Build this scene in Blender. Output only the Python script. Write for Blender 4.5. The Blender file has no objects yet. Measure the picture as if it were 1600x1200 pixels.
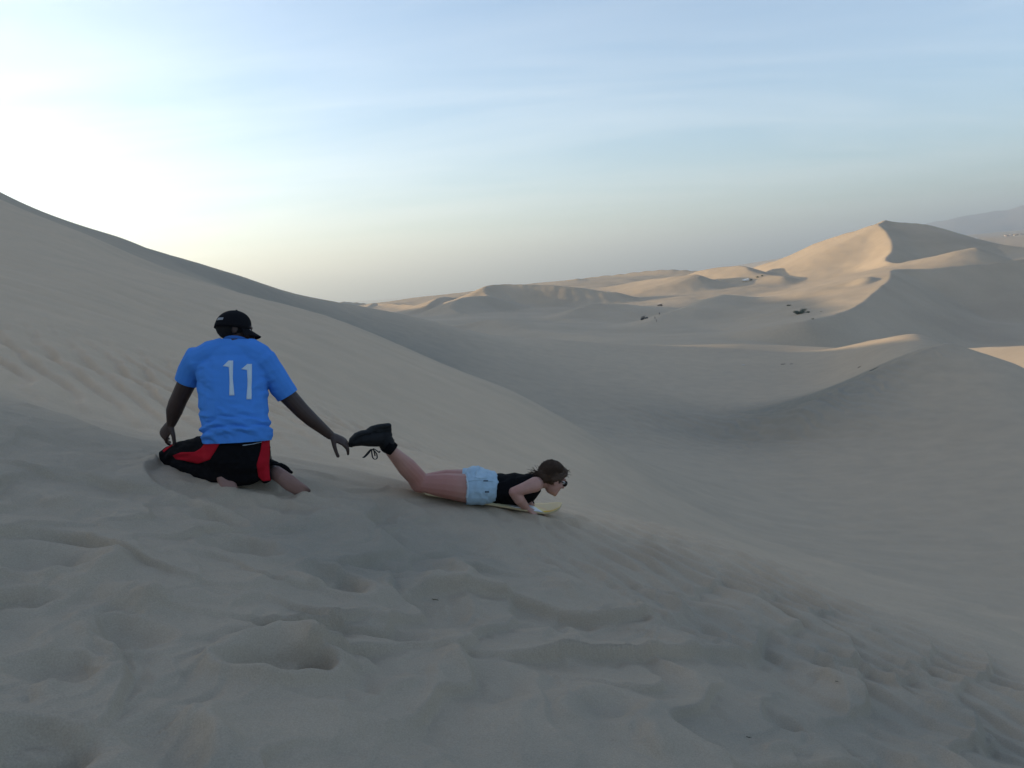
import bpy, bmesh, math, random
import numpy as np
from mathutils import Vector, Matrix
from mathutils.bvhtree import BVHTree

random.seed(4)
rng = np.random.default_rng(11)
sc = bpy.context.scene
COL = sc.collection
R = math.radians

# ------------------------------------------------------------------ camera
FPX, PITCH, ROLL = 1300.0, R(7.0), R(4.3)          # focal length in px of a 1600 px wide picture
fwd = Vector((0, math.cos(PITCH), -math.sin(PITCH)))
r0, u0 = Vector((1, 0, 0)), Vector((0, math.sin(PITCH), math.cos(PITCH)))
right = r0 * math.cos(ROLL) - u0 * math.sin(ROLL)
up = u0 * math.cos(ROLL) + r0 * math.sin(ROLL)
cd = bpy.data.cameras.new('camera')
cd.sensor_width = 36.0
cd.lens = 36.0 * FPX / 1600.0
cd.clip_start, cd.clip_end = 0.1, 90000
cam = bpy.data.objects.new('camera', cd)
COL.objects.link(cam)
cam.matrix_world = Matrix(((right.x, up.x, -fwd.x, 0), (right.y, up.y, -fwd.y, 0), (right.z, up.z, -fwd.z, 0), (0, 0, 0, 1)))
sc.camera = cam

# ------------------------------------------------------------------ sky and sun
SUN_AZ, SUN_EL = R(-72), R(7.5)                     # azimuth measured from +y towards +x
world = bpy.data.worlds.new('World')
sc.world = world
world.use_nodes = True
nt = world.node_tree
nt.nodes.clear()
def N(nt, typ, **kw):
    n = nt.nodes.new(typ)
    for k, v in kw.items():
        if k.startswith('_'):
            setattr(n, k[1:], v)
        else:
            n.inputs[k.replace('__', ' ')].default_value = v
    return n
sky = N(nt, 'ShaderNodeTexSky', _sky_type='NISHITA', _sun_disc=False, _sun_elevation=SUN_EL, _sun_rotation=SUN_AZ,
        _altitude=400.0, _air_density=1.0, _dust_density=0.92, _ozone_density=3.0)
tc = N(nt, 'ShaderNodeTexCoord')
# thin high cloud: noise on a plane far overhead, reached by dividing the view direction by its height
sep = N(nt, 'ShaderNodeSeparateXYZ')
nt.links.new(tc.outputs['Generated'], sep.inputs[0])
zc = N(nt, 'ShaderNodeMath', _operation='MAXIMUM'); zc.inputs[1].default_value = 0.0
nt.links.new(sep.outputs['Z'], zc.inputs[0])
za = N(nt, 'ShaderNodeMath', _operation='ADD'); za.inputs[1].default_value = 0.12
nt.links.new(zc.outputs[0], za.inputs[0])
dv = N(nt, 'ShaderNodeVectorMath', _operation='DIVIDE')
cmb = N(nt, 'ShaderNodeCombineXYZ')
for k in range(3): nt.links.new(za.outputs[0], cmb.inputs[k])
nt.links.new(tc.outputs['Generated'], dv.inputs[0]); nt.links.new(cmb.outputs[0], dv.inputs[1])
mp = N(nt, 'ShaderNodeMapping'); mp.inputs['Rotation'].default_value = (0, 0, R(38)); mp.inputs['Scale'].default_value = (0.42, 1.5, 0.0)
nt.links.new(dv.outputs[0], mp.inputs['Vector'])
cn = N(nt, 'ShaderNodeTexNoise', Scale=1.15, Detail=7.0, Roughness=0.55, Distortion=0.5)
nt.links.new(mp.outputs[0], cn.inputs['Vector'])
cr = N(nt, 'ShaderNodeMapRange'); cr.inputs['From Min'].default_value = 0.36; cr.inputs['From Max'].default_value = 0.78
cr.inputs['To Max'].default_value = 0.42
nt.links.new(cn.outputs['Fac'], cr.inputs['Value'])
hsv = N(nt, 'ShaderNodeHueSaturation', Saturation=0.25, Value=1.35)
nt.links.new(sky.outputs[0], hsv.inputs['Color'])
mx = N(nt, 'ShaderNodeMix', _data_type='RGBA')
nt.links.new(cr.outputs[0], mx.inputs['Factor'])
nt.links.new(sky.outputs[0], mx.inputs['A']); nt.links.new(hsv.outputs[0], mx.inputs['B'])
bg = N(nt, 'ShaderNodeBackground', Strength=0.15)
soft = N(nt, 'ShaderNodeHueSaturation', Saturation=0.88, Value=0.90)       # thin veil over the whole sky
nt.links.new(mx.outputs['Result'], soft.inputs['Color'])
nt.links.new(soft.outputs[0], bg.inputs['Color'])
wo = N(nt, 'ShaderNodeOutputWorld')
nt.links.new(bg.outputs[0], wo.inputs['Surface'])

sun_l = bpy.data.lights.new('sun', 'SUN')
sun_l.energy, sun_l.angle, sun_l.color = 5.0, R(0.5), (1.0, 0.74, 0.42)
sun = bpy.data.objects.new('sun', sun_l)
COL.objects.link(sun)
sdir = Vector((math.sin(SUN_AZ) * math.cos(SUN_EL), math.cos(SUN_AZ) * math.cos(SUN_EL), math.sin(SUN_EL)))
sun.rotation_euler = sdir.to_track_quat('Z', 'Y').to_euler()
sun.location = sdir * 50

vs = sc.view_settings
vs.view_transform, vs.look, vs.gamma, vs.exposure = 'Standard', 'None', 1.0, 1.42
vs.use_curve_mapping = False
sc.cycles.use_denoising = True
sc.cycles.max_bounces = 6
sc.cycles.volume_bounces = 0

# ------------------------------------------------------------------ helpers
def at(u, v, d):
    """point seen at pixel (u, v) of the 1600x1200 photograph, d metres away along the optical axis"""
    return (fwd + right * ((u - 800) / FPX) - up * ((v - 600) / FPX)) * d
def ray(u, v):
    """horizontal bearing and tangent of elevation of a pixel"""
    d = at(u, v, 1.0)
    h = math.hypot(d.x, d.y)
    return math.atan2(d.x, d.y), d.z / h
def tag(o, label=None, cat=None, group=None, kind=None):
    if label: o['label'] = label
    if cat: o['category'] = cat
    if group: o['group'] = group
    if kind: o['kind'] = kind
    return o
def link(name, me, parent=None, mat=None):
    o = bpy.data.objects.new(name, me)
    COL.objects.link(o)
    if parent: o.parent = parent
    if mat is not None and me is not None:
        me.materials.append(mat)
    return o
def mesh_np(name, V, F):
    me = bpy.data.meshes.new(name)
    V = np.asarray(V, np.float32); F = np.asarray(F, np.int32)
    n, k = F.shape
    me.vertices.add(len(V)); me.vertices.foreach_set('co', V.ravel())
    me.loops.add(n * k); me.loops.foreach_set('vertex_index', F.ravel())
    me.polygons.add(n); me.polygons.foreach_set('loop_start', np.arange(n, dtype=np.int32) * k)
    me.polygons.foreach_set('use_smooth', np.ones(n, bool))
    me.update(calc_edges=True)
    return me

# gradient noise in numpy
_perm = rng.permutation(512).astype(np.int64)
_ga = rng.uniform(0, 2 * np.pi, 512)
_gx, _gy = np.cos(_ga), np.sin(_ga)
def perlin(x, y):
    xi, yi = np.floor(x).astype(np.int64), np.floor(y).astype(np.int64)
    xf, yf = x - xi, y - yi
    def g(ix, iy, dx, dy):
        h = _perm[(_perm[ix & 511] + iy) & 511]
        return _gx[h] * dx + _gy[h] * dy
    su, sv = xf * xf * xf * (xf * (xf * 6 - 15) + 10), yf * yf * yf * (yf * (yf * 6 - 15) + 10)
    a = g(xi, yi, xf, yf); b = g(xi + 1, yi, xf - 1, yf)
    c = g(xi, yi + 1, xf, yf - 1); d = g(xi + 1, yi + 1, xf - 1, yf - 1)
    return ((a * (1 - su) + b * su) * (1 - sv) + (c * (1 - su) + d * su) * sv) * 1.5
def fbm(x, y, o=3, gain=0.5):
    s, a = 0, 1.0
    for k in range(o):
        s = s + a * perlin(x * 2 ** k + 17.3 * k, y * 2 ** k - 9.1 * k); a *= gain
    return s
def sstep(a, b, x):
    t = np.clip((x - a) / (b - a), 0, 1)
    return t * t * (3 - 2 * t)

# ------------------------------------------------------------------ materials
def new_mat(name):
    m = bpy.data.materials.new(name); m.use_nodes = True
    t = m.node_tree
    return m, t, t.nodes['Principled BSDF']
def plain(name, col, rough=0.8, var=0.12, scale=40.0, bump=0.0, bscale=200.0, sheen=0.0, spec=0.3):
    m, t, b = new_mat(name)
    b.inputs['Roughness'].default_value = rough
    b.inputs['Specular IOR Level'].default_value = spec
    if sheen: b.inputs['Sheen Weight'].default_value = sheen
    c = N(t, 'ShaderNodeTexCoord')
    n = N(t, 'ShaderNodeTexNoise', Scale=scale, Detail=4.0)
    t.links.new(c.outputs['Object'], n.inputs['Vector'])
    r = N(t, 'ShaderNodeMix', _data_type='RGBA')
    r.inputs['A'].default_value = tuple(x * (1 - var) for x in col) + (1,)
    r.inputs['B'].default_value = tuple(min(1, x * (1 + var)) for x in col) + (1,)
    t.links.new(n.outputs['Fac'], r.inputs['Factor'])
    t.links.new(r.outputs['Result'], b.inputs['Base Color'])
    if bump:
        n2 = N(t, 'ShaderNodeTexNoise', Scale=bscale, Detail=3.0)
        t.links.new(c.outputs['Object'], n2.inputs['Vector'])
        bp = N(t, 'ShaderNodeBump', Strength=bump, Distance=0.01)
        t.links.new(n2.outputs['Fac'], bp.inputs['Height'])
        t.links.new(bp.outputs['Normal'], b.inputs['Normal'])
    return m

def sand_material():
    m, t, b = new_mat('sand')
    b.inputs['Roughness'].default_value = 0.95
    b.inputs['Specular IOR Level'].default_value = 0.15
    c = N(t, 'ShaderNodeTexCoord')
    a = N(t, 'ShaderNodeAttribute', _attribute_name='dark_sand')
    n1 = N(t, 'ShaderNodeTexNoise', Scale=0.9, Detail=5.0, Roughness=0.6)
    n2 = N(t, 'ShaderNodeTexNoise', Scale=170.0, Detail=4.0, Roughness=0.75)
    n3 = N(t, 'ShaderNodeTexNoise', Scale=0.02, Detail=4.0)
    for n in (n1, n2, n3): t.links.new(c.outputs['Object'], n.inputs['Vector'])
    mr = N(t, 'ShaderNodeMapRange'); mr.inputs['From Min'].default_value = 0.35; mr.inputs['From Max'].default_value = 0.7; mr.inputs['To Max'].default_value = 0.14
    t.links.new(n1.outputs['Fac'], mr.inputs['Value'])
    ad = N(t, 'ShaderNodeMath', _operation='ADD', _use_clamp=True)
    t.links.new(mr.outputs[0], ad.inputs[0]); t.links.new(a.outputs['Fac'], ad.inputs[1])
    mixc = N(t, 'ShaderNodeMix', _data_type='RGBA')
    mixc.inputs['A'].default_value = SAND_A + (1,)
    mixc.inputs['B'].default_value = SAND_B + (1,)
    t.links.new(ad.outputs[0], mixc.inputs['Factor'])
    # grain
    g = N(t, 'ShaderNodeMapRange'); g.inputs['From Min'].default_value = 0.3; g.inputs['From Max'].default_value = 0.7
    g.inputs['To Min'].default_value = 0.84; g.inputs['To Max'].default_value = 1.16
    t.links.new(n2.outputs['Fac'], g.inputs['Value'])
    big = N(t, 'ShaderNodeMapRange'); big.inputs['From Min'].default_value = 0.3; big.inputs['From Max'].default_value = 0.7
    big.inputs['To Min'].default_value = 0.92; big.inputs['To Max'].default_value = 1.08
    t.links.new(n3.outputs['Fac'], big.inputs['Value'])
    mu = N(t, 'ShaderNodeMath', _operation='MULTIPLY'); t.links.new(g.outputs[0], mu.inputs[0]); t.links.new(big.outputs[0], mu.inputs[1])
    vm = N(t, 'ShaderNodeVectorMath', _operation='SCALE')
    t.links.new(mixc.outputs['Result'], vm.inputs[0]); t.links.new(mu.outputs[0], vm.inputs['Scale'])
    t.links.new(vm.outputs[0], b.inputs['Base Color'])
    n4 = N(t, 'ShaderNodeTexNoise', Scale=22.0, Detail=6.0, Roughness=0.65)
    t.links.new(c.outputs['Object'], n4.inputs['Vector'])
    b1 = N(t, 'ShaderNodeBump', Strength=0.35, Distance=0.012)
    t.links.new(n4.outputs['Fac'], b1.inputs['Height'])
    b2 = N(t, 'ShaderNodeBump', Strength=0.5, Distance=0.0015)
    t.links.new(n2.outputs['Fac'], b2.inputs['Height']); t.links.new(b1.outputs['Normal'], b2.inputs['Normal'])
    t.links.new(b2.outputs['Normal'], b.inputs['Normal'])
    return m
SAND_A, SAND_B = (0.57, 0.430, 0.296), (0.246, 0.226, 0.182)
M_SAND = sand_material()

# ------------------------------------------------------------------ terrain: control points
# The slope the people are on is close to a plane through three ground contacts.
_pm, _pw = at(372, 764, 5.08), at(862, 815, 5.95)
_A = np.array([[1, 0, 0], [1, _pm.x, _pm.y], [1, _pw.x, _pw.y]])
PA, PB, PC = np.linalg.solve(_A, np.array([-1.55, _pm.z, _pw.z]))
print('slope plane', PA, PB, PC)
def plane_at(u, v):
    d = at(u, v, 1.0)
    s = PA / (d.z - PB * d.x - PC * d.y)
    return d * s
CP = []                                             # bearing, ln range, tangent of elevation minus the plane's
def cp(th, r, e):
    CP.append((th, math.log(r), e - (PA / r + PB * math.sin(th) + PC * math.cos(th))))
def pix(*pts):
    for u, v, r in pts:
        th, e = ray(u, v); cp(th, r, e)
def off(*pts):
    for deg, r, z in pts:
        cp(R(deg), r, z / r)
for deg in range(-70, 71, 14):
    for r in (2.0, 4.0, 6.5):
        th = R(deg); cp(th, r, PA / r + PB * math.sin(th) + PC * math.cos(th))
# big left slope, its rounded edge and the skyline behind it
pix((0, 640, 6.2), (0, 520, 11), (0, 420, 19), (0, 345, 32), (0, 305, 48), (0, 370, 80), (0, 440, 130),
    (130, 440, 20), (130, 372, 36), (130, 354, 50), (130, 400, 82), (130, 465, 130),
    (250, 480, 20), (190, 402, 35), (190, 371, 52), (190, 420, 85), (250, 424, 35), (250, 395, 54), (250, 440, 88), (250, 480, 140), (333, 446, 35), (333, 422, 58),
    (390, 520, 20), (390, 466, 35), (390, 468, 46), (390, 439, 62), (390, 480, 110),
    (500, 570, 19), (500, 497, 35), (500, 525, 50), (500, 468, 74), (500, 500, 120),
    (600, 640, 17), (600, 536, 34), (600, 572, 46), (600, 487, 80), (600, 515, 125),
    (690, 690, 16), (690, 575, 32), (690, 612, 44), (690, 556, 62), (690, 506, 84), (690, 530, 130),
    (800, 760, 13), (800, 617, 31), (800, 652, 41), (800, 596, 58), (800, 530, 88), (800, 552, 135),
    (870, 790, 12), (870, 653, 30), (870, 676, 40), (870, 600, 62), (870, 555, 78), (870, 532, 90), (870, 552, 140))
# the bowl and the dune across it
pix((1000, 850, 10), (950, 700, 28), (950, 705, 38), (1000, 758, 23), (1000, 712, 38), (1000, 650, 53), (1000, 600, 67), (1000, 562, 82), (1000, 542, 96), (1000, 562, 145),
    (1150, 900, 9.5), (1150, 830, 22), (1150, 740, 38), (1150, 690, 48), (1150, 640, 60), (1150, 590, 75), (1150, 557, 89), (1150, 539, 101), (1150, 562, 150),
    (1300, 950, 9), (1300, 890, 19), (1300, 800, 31), (1300, 720, 41), (1300, 645, 52), (1300, 612, 65), (1300, 575, 79), (1300, 546, 96), (1300, 562, 150),
    (1440, 1000, 9), (1440, 930, 18), (1440, 800, 31), (1440, 700, 42), (1440, 628, 51), (1440, 588, 57), (1440, 560, 69), (1440, 533, 84), (1440, 575, 135),
    (1515, 1030, 9), (1515, 900, 22), (1515, 750, 36), (1515, 650, 47), (1515, 573, 62), (1515, 600, 95),
    (1600, 1060, 8.5), (1600, 950, 19), (1600, 800, 31), (1600, 700, 41), (1600, 602, 56), (1600, 640, 85),
    (1750, 1130, 8.5), (1750, 980, 19), (1750, 800, 32), (1750, 680, 46), (1750, 720, 75),
    (2000, 1240, 8.5), (2000, 1050, 19), (2000, 850, 34), (2000, 760, 48), (2000, 800, 75))
# outside the frame: the left dune climbs on, its ridge runs away from the camera
off((-38, 60, 14), (-38, 95, 11), (-38, 150, 1), (-38, 300, -15), (-45, 40, 10.5), (-45, 80, 19), (-45, 120, 13), (-45, 200, 0), (-45, 330, -12),
    (-58, 40, 12), (-58, 90, 26), (-58, 160, 10), (-58, 260, 0), (-70, 40, 13), (-70, 80, 24), (-70, 130, 20), (-70, 260, 0),
    (45, 20, -8), (45, 45, -13), (45, 80, -14), (60, 20, -8), (60, 50, -15), (60, 100, -18), (70, 30, -11), (70, 70, -18))
# far valley floor
pix((450, 520, 300), (450, 507, 600), (450, 497, 1000), (600, 530, 260), (600, 510, 420), (600, 502, 650), (600, 489, 1000), (600, 474, 1600),
    (750, 545, 260), (750, 527, 430), (750, 500, 640), (750, 477, 950), (750, 456, 1600),
    (900, 552, 270), (900, 532, 430), (900, 510, 560), (900, 482, 800), (900, 448, 1200), (900, 440, 1700),
    (1040, 560, 280), (1040, 528, 400), (1040, 502, 590), (1040, 480, 740), (1040, 453, 1000), (1040, 430, 1600),
    (1180, 570, 270), (1180, 535, 370), (1180, 512, 520), (1180, 474, 720), (1180, 445, 950), (1180, 425, 1400), (1180, 420, 1800),
    (1260, 580, 250), (1260, 545, 340), (1230, 519, 440), (1260, 470, 720), (1260, 439, 1000),
    (1350, 580, 230), (1350, 552, 370), (1270, 495, 490), (1262, 486, 560), (1335, 470, 510), (1330, 463, 580), (1325, 452, 680), (1367, 431, 620), (1350, 450, 720), (1350, 420, 950), (1350, 418, 1500),
    (1450, 585, 220), (1450, 556, 370), (1450, 450, 760), (1450, 420, 950), (1450, 400, 1500),
    (1300, 550, 405), (1350, 552, 415), (1450, 549, 440), (1450, 547, 590), (1590, 546, 480), (1590, 545, 640), (1590, 620, 130), (1590, 590, 240), (1590, 560, 380), (1590, 430, 800), (1590, 400, 1200), (1590, 392, 1700))
off((-38, 500, -25), (-38, 900, -30), (-38, 1600, -30), (-60, 500, -30), (-60, 1500, -35), (45, 200, -25), (45, 600, -20), (45, 1500, 0),
    (65, 200, -30), (65, 800, -25))
for deg in (-65, -35, -20, -5, 8):
    off((deg, 2600, -140), (deg, 6000, -210), (deg, 20000, -260))
off((20, 3000, -10), (20, 7000, 30), (20, 20000, 120), (34, 3000, 10), (34, 7000, 60), (34, 20000, 250), (60, 5000, 30), (60, 20000, 200))

CPA = np.array(CP)
LS = 0.42                                            # weight of ln r against bearing
def _tps(d2):
    return 0.5 * d2 * np.log(d2 + 1e-12)
_X = np.stack([CPA[:, 0], CPA[:, 1] * LS], 1)
_n = len(_X)
_K = _tps(((_X[:, None] - _X[None]) ** 2).sum(-1)) + 2e-4 * np.eye(_n)
_P = np.concatenate([np.ones((_n, 1)), _X], 1)
_M = np.block([[_K, _P], [_P.T, np.zeros((3, 3))]])
_W = np.linalg.solve(_M, np.concatenate([CPA[:, 2], np.zeros(3)]))
def base_height(x, y):
    r = np.hypot(x, y) + 1e-9
    th = np.clip(np.arctan2(x, y), -1.25, 1.25)
    L = np.log(np.clip(r, 1.2, 30000)) * LS
    out = _W[_n] + _W[_n + 1] * th + _W[_n + 2] * L
    for i in range(_n):
        out = out + _W[i] * _tps((th - _X[i, 0]) ** 2 + (L - _X[i, 1]) ** 2)
    out = out * sstep(2.0, 8.0, r) 
    back = sstep(1.25, 2.0, np.abs(np.arctan2(x, y)))
    pl = PA + PB * np.clip(x, -90, 60) + PC * np.clip(y, -100, 1e9)
    front = PA + PB * r * np.sin(th) + PC * r * np.cos(th) + r * out
    far = sstep(60, 300, r)
    return front * (1 - back) + (pl * (1 - far) + (-20) * far) * back

# ------------------------------------------------------------------ terrain: dune crests
def seg_dist(x, y, P):
    """distance to a polyline, its side (+ right of travel), interpolated height, position 0..1"""
    best = np.full(x.shape, 1e18); side = np.zeros(x.shape); zz = np.zeros(x.shape); tt = np.zeros(x.shape)
    P = np.asarray(P, float)
    Ls = np.hypot(*(P[1:, :2] - P[:-1, :2]).T); tot = Ls.sum(); acc = 0
    for a, b, l in zip(P[:-1], P[1:], Ls):
        dx, dy = b[0] - a[0], b[1] - a[1]
        t = np.clip(((x - a[0]) * dx + (y - a[1]) * dy) / (l * l), 0, 1)
        ex, ey = x - a[0] - t * dx, y - a[1] - t * dy
        d2 = ex * ex + ey * ey
        m = d2 < best
        best = np.where(m, d2, best)
        side = np.where(m, (ex * dy - ey * dx) / (np.sqrt(d2) * l + 1e-9), side)
        zz = np.where(m, a[2] + t * (b[2] - a[2]), zz)
        tt = np.where(m, (acc + t * l) / tot, tt)
        acc += l
    return np.sqrt(best), side, zz, tt
def smooth_poly(P, k=6):
    P = np.asarray(P, float); Q = []
    E = np.concatenate([2 * P[:1] - P[1:2], P, 2 * P[-1:] - P[-2:-1]])
    for i in range(1, len(E) - 2):
        for j in range(k):
            t = j / k; a, b, c, d = E[i - 1], E[i], E[i + 1], E[i + 2]
            Q.append(0.5 * (2 * b + (c - a) * t + (2 * a - 5 * b + 4 * c - d) * t ** 2 + (3 * b - a - 3 * c + d) * t ** 3))
    Q.append(P[-1]); return np.array(Q)
def crest_px(*pts):
    out = []
    for u, v, r in pts:
        th, e = ray(u, v); out.append((r * math.sin(th), r * math.cos(th), r * e))
    return smooth_poly(out, 4)
CRESTS = []                                          # polyline, slope on the left of travel, slope on the right, rounding, blend
def crest(P, kl, kr, rnd=1.5, blend=3.0):
    CRESTS.append((P, kl, kr, rnd, blend))
# peak: sharp ridge coming down from the summit towards the camera, windward (left) side catches the sun
crest(crest_px((1384, 345, 1120), (1373, 350, 1085), (1383, 361, 1045), (1393, 376, 1000), (1393, 391, 955), (1384, 405, 915), (1392, 411, 885), (1420, 416, 860)), 0.62, 0.50, 1.5, 3)
crest(crest_px((1384, 345, 1120), (1440, 351, 1115), (1495, 371, 1100), (1545, 379, 1080), (1610, 386, 1040), (1720, 392, 1000)), 0.45, 0.33, 4, 6)
crest(crest_px((1373, 350, 1090), (1330, 363, 1140), (1280, 378, 1190), (1232, 402, 1240), (1185, 416, 1280)), 0.40, 0.55, 3, 5)
# small sunlit dune under the peak's shaded side
crest(crest_px((1405, 413, 900), (1450, 403, 880), (1500, 395, 850), (1522, 388, 830), (1528, 394, 815), (1538, 404, 800)), 0.45, 0.16, 1.5, 3)
# curved ridge of the big shaded face in front of the peak
crest(crest_px((1650, 400, 800), (1540, 410, 745), (1450, 419, 705), (1398, 420, 680), (1391, 432, 620), (1377, 450, 560), (1343, 475, 480), (1300, 492, 430), (1258, 502, 400)), 0.62, 0.15, 0.5, 1.0)
# humps on the skyline left of the peak
crest(crest_px((1090, 424, 1120), (1130, 417, 1080), (1162, 415, 1040), (1172, 421, 1010), (1195, 428, 985), (1225, 431, 960)), 0.40, 0.33, 2, 4)
crest(crest_px((940, 449, 1130), (1000, 440, 1070), (1060, 432, 1010), (1088, 429, 985), (1098, 436, 965), (1090, 446, 940)), 0.40, 0.20, 2, 3)
crest(crest_px((820, 447, 1650), (900, 437, 1600), (960, 429, 1560), (1040, 421, 1500), (1100, 424, 1450)), 0.4, 0.30, 4, 6)
crest(crest_px((870, 446, 1480), (896, 439, 1420), (902, 436, 1400), (912, 444, 1360)), 0.35, 0.3, 2, 3)
# dark dune in the middle with its small sunlit left flank
crest(crest_px((960, 456, 880), (880, 448, 900), (830, 446, 915), (780, 444, 925), (758, 447, 915), (757, 458, 890), (770, 466, 860)), 0.34, 0.34, 1.5, 3)
crest(crest_px((760, 463, 850), (730, 464, 830), (712, 470, 800), (704, 481, 770), (715, 489, 740)), 0.36, 0.30, 1.5, 3)
crest(crest_px((760, 455, 960), (715, 463, 980), (690, 464, 960), (676, 471, 930), (668, 477, 900)), 0.36, 0.28, 1.5, 3)
crest(crest_px((660, 478, 1000), (600, 474, 1250), (585, 473, 1300), (574, 479, 1200), (560, 483, 1100)), 0.36, 0.28, 1.5, 3)
crest(crest_px((585, 476, 1600), (560, 473, 1560), (536, 471, 1520), (528, 477, 1470)), 0.36, 0.28, 2, 3)
# soft dunes on the valley floor
crest(crest_px((1130, 462, 640), (1100, 470, 610), (1075, 480, 585), (1040, 490, 565), (1018, 505, 530), (1012, 520, 495)), 0.16, 0.30, 4, 4)
crest(crest_px((930, 475, 720), (900, 484, 690), (880, 495, 640), (900, 508, 590)), 0.14, 0.24, 4, 4)
crest(crest_px((1240, 455, 780), (1190, 470, 700), (1165, 485, 640), (1180, 505, 560), (1230, 522, 480)), 0.16, 0.26, 4, 4)
crest(crest_px((760, 500, 520), (820, 512, 480), (900, 523, 440), (970, 532, 400)), 0.14, 0.14, 5, 4)
# sunlit sand right behind the near dune at the right edge
crest(crest_px((1900, 520, 150), (1700, 533, 180), (1600, 540, 215), (1540, 543, 245), (1490, 547, 280)), 0.22, 0.3, 2, 3)
# unseen tall dunes added left of the frame to keep the valley floor in shade
crest(np.array([(-330, 420, 30), (-430, 580, 54), (-560, 800, 80), (-635, 940, 78), (-700, 1060, 67), (-820, 1350, 52)], float), 0.30, 0.30, 5, 8)

# cusps that sharpen crests of the near dunes: polyline, height, reach on the left / right of travel
def roof_height(X, Y, P, kl, kr, rnd):
    wob = 0.5 * fbm(X * 0.05, Y * 0.05, 2)
    out = np.full(X.shape, -1e9)
    for a, b in zip(P[:-1], P[1:]):
        dx, dy = b[0] - a[0], b[1] - a[1]; l = math.hypot(dx, dy)
        t = np.clip(((X - a[0]) * dx + (Y - a[1]) * dy) / (l * l), 0, 1)
        ex, ey = X - a[0] - t * dx, Y - a[1] - t * dy
        d = np.hypot(ex, ey)
        k = kl + (kr - kl) * (0.5 + 0.5 * (ex * dy - ey * dx) / (d * l + 1e-9))
        out = np.maximum(out, a[2] + t * (b[2] - a[2]) - k * (np.sqrt((d + wob) ** 2 + rnd * rnd) - rnd))
    return out
CUSPS = []
def cusp(P, h, wl, wr):
    CUSPS.append((P, h, wl, wr))
cusp(crest_px((1530, 571, 61), (1510, 573, 60), (1440, 586, 57), (1380, 597, 55.5), (1340, 612, 54), (1300, 640, 52), (1262, 660, 50), (1215, 690, 47)), 1.1, 4.0, 7.0)
cusp(crest_px((1290, 547, 96), (1360, 541, 90), (1440, 533, 84), (1475, 548, 76), (1512, 572, 62), (1600, 602, 56), (1700, 645, 50)), 0.7, 7.0, 8.0)
cusp(crest_px((340, 445, 37), (440, 476, 36), (540, 512, 35), (640, 551, 33), (740, 588, 32), (830, 632, 30.5), (880, 658, 29.5), (960, 706, 27)), 0.15, 3.5, 6.0)

def smax(a, b, k):
    h = np.clip(0.5 + 0.5 * (a - b) / k, 0, 1)
    return b * (1 - h) + a * h + k * h * (1 - h)

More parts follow.
